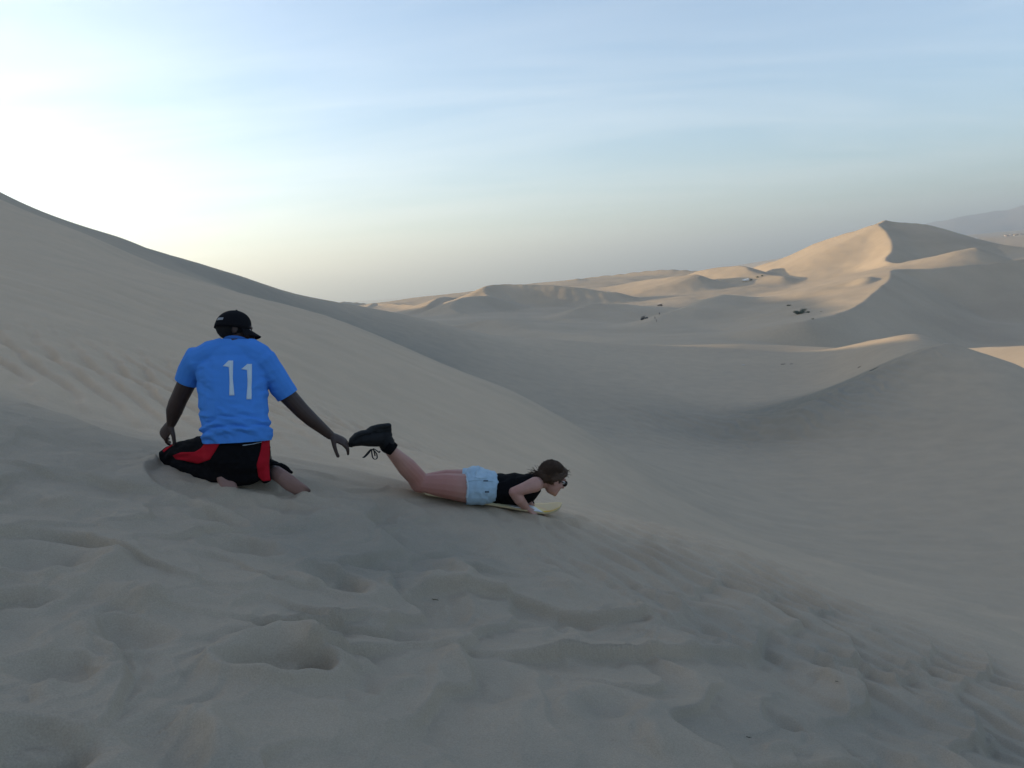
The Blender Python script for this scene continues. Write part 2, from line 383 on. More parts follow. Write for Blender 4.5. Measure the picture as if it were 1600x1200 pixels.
# ------------------------------------------------------------------ terrain: trampled sand in the foreground
def edge_px(pts, h=0.03, L=0.28, w=0.032):
    P = [plane_at(u, v) for u, v in pts]
    P = smooth_poly([(p.x, p.y, 0) for p in P], 5)
    return (P, h, L, w)
EDGES = [edge_px(*a) for a in (
    ([(700, 868), (722, 888), (735, 925), (752, 945), (742, 962)], 0.045, 0.30),
    ([(664, 884), (682, 905), (650, 924)], 0.035, 0.2), ([(584, 838), (596, 856), (570, 868)], 0.03, 0.22),
    ([(684, 829), (693, 846), (670, 857)], 0.03, 0.22), ([(764, 828), (774, 846), (760, 856)], 0.028, 0.22),
    ([(778, 870), (770, 884), (744, 893)], 0.03, 0.22), ([(178, 858), (180, 890), (130, 906), (86, 920), (82, 935)], 0.05, 0.30),
    ([(256, 808), (242, 822), (190, 829), (140, 827)], 0.032, 0.26), ([(262, 924), (246, 943), (205, 960)], 0.05, 0.30),
    ([(316, 928), (306, 938), (276, 939)], 0.02, 0.2), ([(622, 938), (611, 961), (560, 968)], 0.035, 0.25),
    ([(178, 1040), (160, 1054), (128, 1058)], 0.03, 0.2), ([(124, 1070), (105, 1079), (50, 1082)], 0.03, 0.22),
    ([(646, 1050), (632, 1064), (584, 1072)], 0.028, 0.22), ([(606, 1084), (590, 1092), (552, 1094)], 0.018, 0.15),
    ([(300, 1092), (338, 1115), (352, 1155), (362, 1200), (350, 1240)], 0.05, 0.30),
    ([(612, 814), (603, 829), (535, 822)], 0.03, 0.24), ([(436, 902), (424, 913), (392, 922)], 0.03, 0.24),
    ([(950, 922), (1030, 940), (1062, 962), (1040, 978)], 0.045, 0.25), ([(990, 960), (1035, 984), (1052, 1004), (1040, 1012)], 0.045, 0.22),
    ([(1172, 1106), (1110, 1084), (1050, 1054), (1000, 1014)], 0.055, 0.30),
    ([(1236, 1180), (1262, 1162), (1256, 1142), (1215, 1120), (1160, 1098)], 0.045, 0.26),
    ([(1330, 1130), (1322, 1090), (1298, 1064), (1230, 1050)], 0.05, 0.30),
    ([(1186, 1196), (1222, 1174), (1262, 1186)], 0.03, 0.2), ([(1440, 1092), (1486, 1108), (1508, 1128)], 0.035, 0.24),
    ([(868, 1016), (888, 1030), (880, 1050)], 0.035, 0.22), ([(806, 958), (848, 976), (838, 1008)], 0.028, 0.2),
    ([(886, 970), (908, 990), (904, 1014)], 0.022, 0.16), ([(856, 904), (890, 924), (870, 934)], 0.03, 0.18),
    ([(906, 878), (950, 906), (930, 914)], 0.035, 0.2), ([(820, 880), (846, 892), (830, 902)], 0.025, 0.18),
    ([(520, 1096), (560, 1130), (540, 1160)], 0.02, 0.3), ([(860, 1080), (905, 1110), (890, 1140)], 0.03, 0.3),
    ([(700, 1010), (742, 1040), (728, 1062)], 0.02, 0.25), ([(40, 985), (70, 1003), (50, 1022)], 0.035, 0.22),
    ([(1000, 1150), (1040, 1180), (1030, 1200)], 0.03, 0.3), ([(1380, 1170), (1430, 1190), (1440, 1215)], 0.03, 0.25),
    ([(60, 780), (120, 792), (100, 802)], 0.022, 0.22), ([(0, 642), (90, 655), (160, 676), (240, 690)], 0.05, 0.5),
    ([(30, 700), (110, 712), (180, 735)], 0.035, 0.35), ([(180, 762), (270, 772), (276, 785)], 0.025, 0.22),
    ([(480, 780), (560, 800), (548, 812)], 0.022, 0.22))]
def pit_px(u, v, a, b, ang, depth):
    p = plane_at(u, v); return (p.x, p.y, a, b, R(ang), depth)
PITS = [pit_px(*a) for a in ((435, 1035, 0.20, 0.15, 20, 0.10), (375, 848, 0.20, 0.12, 0, 0.045), (512, 902, 0.19, 0.12, -15, 0.055),
    (60, 868, 0.26, 0.14, 10, 0.055), (70, 1185, 0.16, 0.13, 0, 0.06), (250, 1165, 0.14, 0.16, 30, 0.03), (190, 985, 0.15, 0.10, 0, 0.035),
    (20, 930, 0.15, 0.10, 20, 0.04), (640, 985, 0.18, 0.10, 0, 0.025), (455, 800, 0.2, 0.12, 0, 0.04), (90, 1040, 0.16, 0.10, 0, 0.035),
    (760, 1070, 0.2, 0.14, 30, 0.025), (590, 880, 0.14, 0.1, 0, 0.03), (330, 806, 0.18, 0.1, 0, 0.03), (960, 1120, 0.16, 0.12, 20, 0.03))]
_q1, _q2 = plane_at(300, 700), plane_at(900, 830)
TRACK_DIR = Vector((_q2.x - _q1.x, _q2.y - _q1.y)).normalized()

def ledge_line(X):
    P = [plane_at(u, v) for u, v in ((0, 640), (470, 735), (900, 825), (1300, 950), (1600, 1055))]
    P = [(-30, P[0].y + 8)] + [(p.x, p.y) for p in P] + [(30, P[-1].y - 8)]
    return np.interp(X, [p[0] for p in P], [p[1] for p in P])
def near_relief(x, y):
    r = np.hypot(x, y)
    z = np.zeros_like(x)
    m = (r < 44) & (np.abs(np.arctan2(x, y)) < 1.1)
    X, Y = x[m], y[m]
    wx = X + 0.05 * fbm(X * 2.2, Y * 2.2) ; wy = Y + 0.05 * fbm(X * 2.2 + 31, Y * 2.2 + 7)
    s = np.zeros_like(X)
    # how trampled: the ledge the people are on, fading on the smooth face beyond it
    yl = ledge_line(X)
    tr = 1 - sstep(-0.9, 0.35, Y - yl)
    s += tr * (0.045 * fbm(wx * 0.9, wy * 1.1, 2) + 0.012 * fbm(wx * 2.6 + 5, wy * 3.0, 3) + 0.007 * fbm(wx * 9, wy * 9, 2))
    # small wind drifts with a steep lee side to the right
    for lam, hh, wf, wa, lee, sd_ in ((0.95, 0.075, 0.7, 1.2, 0.075, 3.0), (0.48, 0.044, 1.5, 0.9, 0.10, 21.0), (0.17, 0.011, 2.0, 1.0, 0.22, 47.0)):
        a1 = fbm(X * wf * 0.8 + sd_, Y * wf * 1.15 - sd_, 2)
        ph = (X * 0.93 - 0.36 * Y) / lam + wa * a1
        fr = ph - np.floor(ph)
        saw = np.where(fr < 1 - lee, (fr / (1 - lee)) ** 1.5, sstep(0, 1, (1 - fr) / lee))
        amp = 0.25 + 0.75 * sstep(-0.25, 0.45, fbm(X * 0.9 + 40 + sd_, Y * 0.9, 2))
        s += tr * hh * (saw - 0.4) * amp
    # ripples lower right
    c = plane_at(1230, 975)
    rx, ry = X - c.x, Y - c.y
    d1, d2 = plane_at(1200, 1008), plane_at(1300, 1062)
    cd_ = Vector((d2.x - d1.x, d2.y - d1.y)).normalized()
    al = rx * cd_.x + ry * cd_.y; ac = -rx * cd_.y + ry * cd_.x
    wph = ac / 0.165 + 0.55 * fbm(X * 0.9, Y * 0.9 + 3, 2) + 0.25 * al
    fr = wph - np.floor(wph)
    saw = np.where(fr < 0.35, fr / 0.35, (1 - fr) / 0.65)
    mask = np.exp(-(al / 2.2) ** 4 - (ac / 0.95) ** 4) * (0.5 + 0.5 * sstep(-0.2, 0.3, fbm(X * 1.3 + 9, Y * 1.3, 2)))
    s += 0.046 * (saw - 0.4) * mask
    # slumped lobes on the slope behind the man
    l1, l2 = (-6.3, 11.2), (-3.0, 8.2)
    q = plane_at(60, 560); q2 = plane_at(130, 650)
    ld = Vector((q2.x - q.x, q2.y - q.y)).normalized()
    al = (X - q.x) * ld.x + (Y - q.y) * ld.y; ac = -(X - q.x) * ld.y + (Y - q.y) * ld.x
    ph = ac / 0.30 + 0.6 * fbm(X * 0.5, Y * 0.5, 3)
    mask = sstep(0.0, 0.8, Y - yl) * np.exp(-((al + 0.6) / 3.0) ** 2) * sstep(0.5, -1.2, X)
    s += 0.030 * (np.sin(ph * 2 * np.pi) + 0.35 * np.sin(ph * 4 * np.pi + 0.9)) * mask
    # long streaks that run down the smooth face
    ac = -X * TRACK_DIR.y + Y * TRACK_DIR.x; al = X * TRACK_DIR.x + Y * TRACK_DIR.y
    st = fbm(al * 0.10, ac * 1.1, 3)
    s += sstep(-0.3, 0.8, Y - yl) * (0.05 * st + 0.022 * fbm(al * 0.30, ac * 3.6, 3))
    # sliding tracks just beyond the ledge
    for u1, v1, u2, v2, dep in ((250, 690, 900, 818, 0.012), (440, 720, 1250, 905, 0.014), (640, 748, 1500, 1010, 0.012), (560, 735, 1000, 842, 0.01)):
        a_, b_ = plane_at(u1, v1), plane_at(u2, v2)
        dd, sd, _, tt = seg_dist(X, Y, [(a_.x, a_.y, 0), (b_.x, b_.y, 0)])
        s += -dep * np.exp(-(dd / 0.05) ** 2) + dep * 0.5 * np.exp(-((dd - 0.10) / 0.05) ** 2)
    for (P_, h, L, w) in EDGES:
        x0, x1, y0, y1 = P_[:, 0].min() - 1.2, P_[:, 0].max() + 1.2, P_[:, 1].min() - 1.2, P_[:, 1].max() + 1.2
        k = (X > x0) & (X < x1) & (Y > y0) & (Y < y1)
        if not k.any(): continue
        d, sd, _, t = seg_dist(wx[k], wy[k], P_)
        tap = np.clip(np.sin(np.pi * np.clip(t, 0.0, 1.0)), 0, 1)
        d = np.sqrt(d * d + 0.012 ** 2) - 0.012
        w = 1.3 * h
        sd = -sd                                          # these outlines are drawn with the lee side on their left
        val = np.where(sd > 0, np.exp(-d / w), np.exp(-d / (0.55 * L)))
        s[k] += 1.1 * h * tap * val
    for (px, py, a, b, an, dep) in PITS:
        ux, uy = wx - px, wy - py
        ca, sa = math.cos(an), math.sin(an)
        q = np.sqrt(((ux * ca + uy * sa) / a) ** 2 + ((-ux * sa + uy * ca) / b) ** 2)
        s += -0.95 * dep * (1 - sstep(0.35, 1.0, q)) + 0.4 * dep * np.exp(-((q - 1.15) / 0.22) ** 2)
    z[m] = s * (1 - sstep(30, 44, r[m]))
    return z

def settle(u, v, d, rad, h):
    p = at(u, v, d); return (p.x, p.y, rad, h)
SETTLE = [settle(360, 768, 4.93, 0.09, 0.04), settle(476, 771, 5.1, 0.08, 0.055), settle(262, 722, 5.3, 0.12, 0.03), settle(400, 764, 4.95, 0.10, 0.03)]                                           # sand pressed or piled up by the people: x, y, radius, height
def height(x, y, fine=True):
    x = np.atleast_1d(np.asarray(x, float)); y = np.atleast_1d(np.asarray(y, float))
    r = np.hypot(x, y)
    z = base_height(x, y)
    th = np.abs(np.arctan2(x, y))
    for P, kl, kr, rnd, bl in CRESTS:
        m = (r > 120) & (np.hypot(x - P[:, 0].mean(), y - P[:, 1].mean()) < 900)
        if not m.any(): continue
        X, Y = x[m], y[m]
        roof = roof_height(X, Y, P, kl, kr, rnd)
        z[m] = smax(roof, z[m], bl)
    for P, h, wl, wr in CUSPS:
        m = (r > 15) & (r < 130) & (np.hypot(x - P[:, 0].mean(), y - P[:, 1].mean()) < 90)
        if not m.any(): continue
        d, sd, _, t = seg_dist(x[m], y[m], P)
        tap = np.clip(np.sin(np.pi * t) * 2.2, 0, 1)
        z[m] += h * tap * np.exp(-d / np.where(sd > 0, wr, wl))
    if fine:
        far = sstep(150, 500, r)
        z += far * (1 - sstep(2500, 5000, r)) * (1.3 * fbm(x * 0.012, y * 0.012, 4) + 0.10 * fbm(x * 0.06, y * 0.06, 3))
        mid = sstep(20, 50, r) * (1 - sstep(150, 300, r))
        ac = x * 0.45 + y * 0.89; al = x * 0.89 - y * 0.45
        z += mid * 0.022 * fbm(al * 0.04, ac * 0.6, 3)
        z += mid * 0.10 * fbm(x * 0.06, y * 0.06, 2)
        # wind ripples in the hollow of the dune across the bowl
        mk = (r > 35) & (r < 90)
        if mk.any():
            X, Y = x[mk], y[mk]
            ph = X * 1.35 + 0.5 * Y + 1.1 * fbm(X * 0.35, Y * 0.35, 3)
            z[mk] += 0.07 * np.sin(ph * 2 * np.pi / 1.25) * ripple_zone(X, Y)
    z += near_relief(x, y)
    for (px, py, rad, h) in SETTLE:
        d2 = ((x - px) ** 2 + (y - py) ** 2) / rad ** 2
        z += h * np.exp(-d2)
    return z
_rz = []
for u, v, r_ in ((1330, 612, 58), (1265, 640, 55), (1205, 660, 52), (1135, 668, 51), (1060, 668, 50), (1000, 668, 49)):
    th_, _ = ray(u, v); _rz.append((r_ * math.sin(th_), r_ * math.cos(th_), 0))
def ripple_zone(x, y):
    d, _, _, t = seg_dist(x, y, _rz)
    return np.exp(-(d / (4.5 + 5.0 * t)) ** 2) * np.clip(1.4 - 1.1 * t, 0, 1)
def ground_z(x, y):
    return float(height(x, y)[0])
# ------------------------------------------------------------------ the sand sheet
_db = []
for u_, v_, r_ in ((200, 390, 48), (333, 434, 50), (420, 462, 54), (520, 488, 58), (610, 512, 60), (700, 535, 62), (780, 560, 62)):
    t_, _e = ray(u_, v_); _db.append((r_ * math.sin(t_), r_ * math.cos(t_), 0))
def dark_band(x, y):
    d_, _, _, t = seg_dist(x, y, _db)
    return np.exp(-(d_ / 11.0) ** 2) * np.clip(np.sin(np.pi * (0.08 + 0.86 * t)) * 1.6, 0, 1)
def build_ground():
    lim = R(38.5)
    th_in = np.arctan(np.linspace(-math.tan(lim), math.tan(lim), 860))
    tail = lim + (math.pi - lim) * np.linspace(0, 1, 42)[1:] ** 1.6
    th = np.concatenate([-tail[::-1], th_in, tail])
    lr = []
    for a, b, n in ((0.35, 1.6, 25), (1.6, 7.5, 470), (7.5, 36, 175), (36, 75, 200), (75, 130, 70), (130, 420, 90), (420, 1300, 300), (1300, 2200, 50), (2200, 42000, 40)):
        lr.append(np.linspace(math.log(a), math.log(b), n, endpoint=False))
    rr = np.exp(np.concatenate(lr + [[math.log(42000)]]))
    T, RR = np.meshgrid(th, rr)
    x, y = (RR * np.sin(T)).ravel(), (RR * np.cos(T)).ravel()
    z = height(x, y)
    nr, nc = T.shape
    i = np.arange(nr * nc).reshape(nr, nc)
    F = np.stack([i[:-1, :-1], i[:-1, 1:], i[1:, 1:], i[1:, :-1]], -1).reshape(-1, 4)[:, ::-1]
    me = mesh_np('ground', np.stack([x, y, z], 1), F)
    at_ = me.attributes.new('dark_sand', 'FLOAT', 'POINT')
    rr_ = np.hypot(x, y)
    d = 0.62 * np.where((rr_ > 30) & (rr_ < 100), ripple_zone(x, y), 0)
    # sand on the steep slope is set paler than the sand elsewhere
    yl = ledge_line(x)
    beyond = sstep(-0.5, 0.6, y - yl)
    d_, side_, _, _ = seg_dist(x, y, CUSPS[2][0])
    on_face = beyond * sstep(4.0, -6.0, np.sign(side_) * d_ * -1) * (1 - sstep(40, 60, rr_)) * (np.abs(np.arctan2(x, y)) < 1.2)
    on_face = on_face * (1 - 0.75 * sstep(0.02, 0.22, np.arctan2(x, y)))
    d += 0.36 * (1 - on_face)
    nearm = rr_ < 30
    nn = np.zeros_like(x)
    nn[nearm] = (1 - beyond[nearm]) * (0.20 + 0.18 * sstep(-0.1, 0.5, fbm(x[nearm] * 0.55 + 8, y[nearm] * 0.7 + 2, 4)))  # swept patches of coarse dark sand in the trampled foreground
    d += nn
    # darker strip behind the rounded edge of the slope
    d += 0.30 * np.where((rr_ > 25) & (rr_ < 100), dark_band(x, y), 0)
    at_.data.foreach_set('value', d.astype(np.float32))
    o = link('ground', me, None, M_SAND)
    tag(o, kind='structure')
    return o
ground = build_ground()

# ------------------------------------------------------------------ far mountains
def mountains():
    V, F = [], []
    # a ridge 15 km away on the right, seen faintly over the plain
    prof = [(1380, 372), (1440, 358), (1490, 346), (1540, 338), (1575, 333), (1600, 325), (1650, 316), (1720, 306), (1820, 312), (1950, 330), (2150, 352)]
    us = np.linspace(1380, 2150, 160)
    vv = np.interp(us, [p[0] for p in prof], [p[1] for p in prof])
    n_r = 40
    X = np.zeros((n_r, 160)); Y = X.copy(); Z = X.copy()
    for j, (u, v) in enumerate(zip(us, vv)):
        th, e = ray(u, v)
        for i in range(n_r):
            t = i / (n_r - 1)
            r = 18000 + 8000 * t
            X[i, j], Y[i, j] = r * math.sin(th), r * math.cos(th)
            prof_t = math.sin(math.pi * min(1, t / 0.64 * 0.5)) if t < 0.64 else math.cos((t - 0.64) / 0.36 * math.pi / 2)
            Z[i, j] = prof_t * (e * 23100 + 60)
    Z += (Z > 1) * 55 * fbm(X / 1100, Y / 1100, 4) * np.clip(Z / 200, 0, 1)
    Z -= 10
    i = np.arange(n_r * 160).reshape(n_r, 160)
    F = np.stack([i[:-1, :-1], i[:-1, 1:], i[1:, 1:], i[1:, :-1]], -1).reshape(-1, 4)
    me = mesh_np('hills', np.stack([X.ravel(), Y.ravel(), Z.ravel()], 1), F)
    o = link('hills', me, None, plain('bare rock', (0.20, 0.17, 0.15), 0.95, 0.2, 0.002))
    tag(o, kind='structure')
mountains()

# ------------------------------------------------------------------ haze
def haze():
    bm = bmesh.new()
    bmesh.ops.create_cube(bm, size=1.0)
    zlo, zhi = -400.0, 1300.0
    for v in bm.verts:
        v.co = Vector((v.co.x * 100000, v.co.y * 100000, zlo if v.co.z < 0 else zhi))
    me = bpy.data.meshes.new('haze'); bm.to_mesh(me); bm.free()
    m = bpy.data.materials.new('haze'); m.use_nodes = True
    t = m.node_tree; t.nodes.clear()
    pv = N(t, 'ShaderNodeVolumePrincipled', Density=HAZE, Anisotropy=0.45)
    pv.inputs['Color'].default_value = (0.80, 0.92, 1.0, 1)
    ou = N(t, 'ShaderNodeOutputMaterial')
    t.links.new(pv.outputs[0], ou.inputs['Volume'])
    o = link('haze', me, None, m)
    tag(o, kind='stuff')
HAZE = 8.5e-5
haze()
# ------------------------------------------------------------------ figure building: tubes and blobs fused into one skin
def orth(d, ref):
    a = ref - d * ref.dot(d)
    if a.length < 1e-5: a = Vector((0, 0, 1)) - d * d.z
    if a.length < 1e-5: a = Vector((1, 0, 0))
    return a.normalized()
def tube(pts, radii, ax=None, n=14, flat=False):
    """closed tube through pts; radii are numbers or (along ax, across) pairs"""
    pts = [Vector(p) for p in pts]
    rad = [(r, r) if not isinstance(r, (tuple, list)) else r for r in radii]
    V, F = [], []
    m = len(pts)
    tang = []
    for i in range(m):
        a, b = pts[max(i - 1, 0)], pts[min(i + 1, m - 1)]
        tang.append((b - a).normalized())
    ref = Vector(ax) if ax is not None else orth(tang[0], Vector((0.31, 0.2, 0.93)))
    rings = []
    def ring(c, t, ra, rb):
        nonlocal ref
        A = orth(t, ref); B = t.cross(A)
        if ax is None: ref = A
        rings.append(len(V))
        for k in range(n):
            w = 2 * math.pi * k / n
            V.append(c + A * (ra * math.cos(w)) + B * (rb * math.sin(w)))
    cap = (0.15, 0.5, 0.8, 0.95) if not flat else (0.97,)
    rm = min(rad[0])
    for q in cap:
        s = math.sqrt(max(0.02, 1 - (1 - q) ** 2)) if not flat else 0.97
        ring(pts[0] - tang[0] * rm * ((1 - q) if not flat else 0.0), tang[0], rad[0][0] * s, rad[0][1] * s)
    for i in range(m): ring(pts[i], tang[i], *rad[i])
    rm = min(rad[-1])
    for q in cap[::-1]:
        s = math.sqrt(max(0.02, 1 - (1 - q) ** 2)) if not flat else 0.97
        ring(pts[-1] + tang[-1] * rm * ((1 - q) if not flat else 0.0), tang[-1], rad[-1][0] * s, rad[-1][1] * s)
    for a, b in zip(rings[:-1], rings[1:]):
        for k in range(n):
            F.append((a + k, a + (k + 1) % n, b + (k + 1) % n, b + k))
    F.append(tuple(range(rings[0], rings[0] + n))[::-1]); F.append(tuple(range(rings[-1], rings[-1] + n)))
    return V, F
def blob(c, A, B, C, nu=16, nv=10):
    c, A, B, C = Vector(c), Vector(A), Vector(B), Vector(C)
    V, F = [], []
    for i in range(1, nv):
        ph = math.pi * i / nv
        for k in range(nu):
            w = 2 * math.pi * k / nu
            V.append(c + A * (math.sin(ph) * math.cos(w)) + B * (math.sin(ph) * math.sin(w)) + C * math.cos(ph))
    V.append(c + C); V.append(c - C)
    for i in range(nv - 2):
        for k in range(nu):
            F.append((i * nu + k, (i + 1) * nu + k, (i + 1) * nu + (k + 1) % nu, i * nu + (k + 1) % nu))
    t, b = len(V) - 2, len(V) - 1
    for k in range(nu):
        F.append((t, k, (k + 1) % nu)); F.append((b, (nv - 2) * nu + (k + 1) % nu, (nv - 2) * nu + k))
    return V, F
def join(parts):
    V, F = [], []
    for v, f in parts:
        o = len(V); V += [tuple(p) for p in v]; F += [tuple(i + o for i in q) for q in f]
    return V, F
def root_loc(o):
    while o.parent is not None: o = o.parent
    return o.location
def pydata(name, parts, parent=None, mat=None, smooth=True, origin=None):
    V, F = join(parts)
    if parent is not None:
        o_ = root_loc(parent)
        V = [(a - o_.x, b - o_.y, c - o_.z) for a, b, c in V]
    me = bpy.data.meshes.new(name); me.from_pydata(V, [], F); me.update()
    bm = bmesh.new(); bm.from_mesh(me); bmesh.ops.recalc_face_normals(bm, faces=bm.faces); bm.to_mesh(me); bm.free()
    me.polygons.foreach_set('use_smooth', [smooth] * len(me.polygons))
    return link(name, me, parent, mat)
def fuse(name, parts, parent, mat, voxel=0.006, smooth=4, disp=None):
    V, F = join(parts)
    me = bpy.data.meshes.new(name); me.from_pydata(V, [], F); me.update()
    tmp = bpy.data.objects.new('tmp', me); COL.objects.link(tmp)
    bm = bmesh.new(); bm.from_mesh(me); bmesh.ops.recalc_face_normals(bm, faces=bm.faces); bm.to_mesh(me); bm.free()
    rm = tmp.modifiers.new('r', 'REMESH'); rm.mode = 'VOXEL'; rm.voxel_size = voxel
    if smooth:
        sm = tmp.modifiers.new('s', 'SMOOTH'); sm.factor = 0.5; sm.iterations = smooth
    dg = bpy.context.evaluated_depsgraph_get()
    out = bpy.data.meshes.new_from_object(tmp.evaluated_get(dg))
    bpy.data.objects.remove(tmp); bpy.data.meshes.remove(me)
    out.name = name
    n = len(out.vertices)
    co = np.empty(n * 3, np.float32); out.vertices.foreach_get('co', co); co = co.reshape(-1, 3).astype(float)
    if disp is not None:
        no = np.empty(n * 3, np.float32); out.vertex_normals.foreach_get('vector', no); no = no.reshape(-1, 3)
        co = co + no * disp(co, no)[:, None]
    world_co = co.copy()
    if parent is not None: co = co - np.array(parent.location)
    out.vertices.foreach_set('co', co.astype(np.float32).ravel())
    out.polygons.foreach_set('use_smooth', np.ones(len(out.polygons), bool))
    out.update()
    o = link(name, out, parent, mat)
    bv = BVHTree.FromPolygons([Vector(c) for c in world_co], [tuple(p.vertices) for p in out.polygons])
    return o, bv
def to_px(co):
    """picture coordinates of points, used only while modelling to lay cloth folds where they belong"""
    co = np.asarray(co); d = co @ np.array(fwd)
    return 800 + FPX * (co @ np.array(right)) / d, 600 - FPX * (co @ np.array(up)) / d
def attr(o, name, vals):
    a = o.data.attributes.new(name, 'FLOAT', 'POINT'); a.data.foreach_set('value', np.asarray(vals, np.float32))
def verts_world(o):
    n = len(o.data.vertices); co = np.empty(n * 3, np.float32); o.data.vertices.foreach_get('co', co)
    return co.reshape(-1, 3) + (np.array(root_loc(o)) if o.parent else 0)
def patch(name, A, B, bv, parent, mat, lift=0.002, nu=6, nv=24):
    """cloth appliqué between two drawn edges, laid on the surface bv"""
    def samp(P, n):
        P = np.array(P, float); L = np.concatenate([[0], np.cumsum(np.hypot(*(P[1:] - P[:-1]).T))]); t = np.linspace(0, L[-1], n)
        return np.stack([np.interp(t, L, P[:, 0]), np.interp(t, L, P[:, 1])], 1)
    a, b = samp(A, nv), samp(B, nv)
    V, idx = [], {}
    for i in range(nv):
        for j in range(nu):
            q = a[i] * (1 - j / (nu - 1)) + b[i] * j / (nu - 1)
            d = at(q[0], q[1], 1.0).normalized()
            hit, no, _, _ = bv.ray_cast(Vector((0, 0, 0)), d)
            if hit is not None:
                if no.dot(d) > 0: no = -no
                idx[(i, j)] = len(V); V.append(hit + no * lift)
    F = []
    for i in range(nv - 1):
        for j in range(nu - 1):
            k = [(i, j), (i, j + 1), (i + 1, j + 1), (i + 1, j)]
            if all(q in idx for q in k):
                f = [idx[q] for q in k]
                if max((V[f[p]] - V[f[(p + 1) % 4]]).length for p in range(4)) < 0.06: F.append(f)
    o = pydata(name, [(V, F)], parent, mat)
    sd = o.modifiers.new('t', 'SOLIDIFY'); sd.thickness = 0.0015; sd.offset = 0
    return o
def hand(W, D, A, Np, s=1.0, curl=(25, 30, 20), spread=0.08, thumb=(0.55, 0.7, 0.35), tcurl=12):
    """palm, four unequal bent fingers and a thumb leaving the side of the palm"""
    D = D.normalized(); A = orth(D, A); Np = orth(D, Np); Np = (Np - A * Np.dot(A)).normalized()
    parts = [tube([W - D * 0.03, W, W + D * 0.035 * s, W + D * 0.075 * s, W + D * 0.095 * s],
                  [(0.027 * s, 0.022 * s), (0.027 * s, 0.020 * s), (0.036 * s, 0.018 * s), (0.041 * s, 0.016 * s), (0.037 * s, 0.012 * s)], A)]
    for k, (offs, L, r) in enumerate(((0.030, 0.074, 0.0102), (0.0105, 0.080, 0.0105), (-0.0095, 0.075, 0.0100), (-0.0285, 0.060, 0.0090))):
        p = W + D * 0.085 * s + A * offs * s
        d = (D + A * (spread * (1.5 - k))).normalized()
        pts, rad = [p - d * 0.02, p], [r * s, r * s]
        for q, fr in enumerate((0.45, 0.31, 0.24)):
            ca = R(curl[q] * (1 + 0.12 * (k - 1)))
            d = (d * math.cos(ca) + Np * math.sin(ca)).normalized()
            pts.append(pts[-1] + d * L * fr * s); rad.append(r * s * (0.95 - 0.09 * q))
        parts.append(tube(pts, rad, n=10))
    p = W + D * 0.022 * s + A * 0.024 * s
    d = (D * thumb[0] + A * thumb[1] + Np * thumb[2]).normalized()
    pts, rad = [p, p + d * 0.042 * s], [0.016 * s, 0.0125 * s]
    for q in (0.034, 0.028):
        ca = R(tcurl); d = (d * math.cos(ca) + (D * 0.7 - A * 0.5 + Np * 0.3).normalized() * math.sin(ca)).normalized()
        pts.append(pts[-1] + d * q * s); rad.append(0.0105 * s)
    parts.append(tube(pts, rad, n=10))
    return parts
def head_parts(C, Fv, Uv, s=1.0):
    Fv = Fv.normalized(); Uv = orth(Fv, Uv); Rv = Fv.cross(Uv)
    P = lambda f, u, r=0.0: C + Fv * f * s + Uv * u * s + Rv * r * s
    b = lambda c, r, f, u: blob(c, Rv * r * s, Fv * f * s, Uv * u * s)
    parts = [b(P(-0.014, 0.030), 0.075, 0.094, 0.088), b(P(0.028, -0.025), 0.060, 0.066, 0.080),
             b(P(0.045, -0.070), 0.045, 0.045, 0.036), b(P(0.072, -0.092), 0.020, 0.018, 0.016),
             tube([P(0.082, 0.030), P(0.098, 0.005), P(0.108, -0.018)], [0.009 * s, 0.011 * s, 0.015 * s]),
             tube([P(0.078, 0.036, -0.036), P(0.088, 0.040, 0), P(0.078, 0.036, 0.036)], [0.011 * s, 0.011 * s, 0.011 * s]),
             tube([P(0.082, -0.050, -0.020), P(0.090, -0.050, 0), P(0.082, -0.050, 0.020)], [0.006 * s, 0.009 * s, 0.006 * s]),
             tube([P(0.080, -0.062, -0.016), P(0.087, -0.062, 0), P(0.080, -0.062, 0.016)], [0.006 * s, 0.009 * s, 0.006 * s])]
    for q in (-1, 1):
        parts.append(b(P(0.062, -0.018, q * 0.036), 0.022, 0.022, 0.022))
        parts.append(blob(P(-0.006, -0.002, q * 0.076), Rv * 0.010 * s + Fv * 0.004 * s * q, (Fv * 0.018 - Uv * 0.003) * s, Uv * 0.031 * s))
    return parts, P, Rv, Fv, Uv
def eyes(P, parent, white, dark):
    for q in (-1, 1):
        c = P(0.078, 0.014, q * 0.032)
        r = 0.0125
        e = pydata('eye', [blob(c, (r, 0, 0), (0, r, 0), (0, 0, r), 12, 8)], parent, white)
        f = (P(1, 0) - P(0, 0)).normalized()
        A = orth(f, Vector((0, 0, 1))); B = f.cross(A)
        pydata('iris', [blob(c + f * 0.0095, A * 0.006, B * 0.006, f * 0.004, 10, 6)], e, dark)
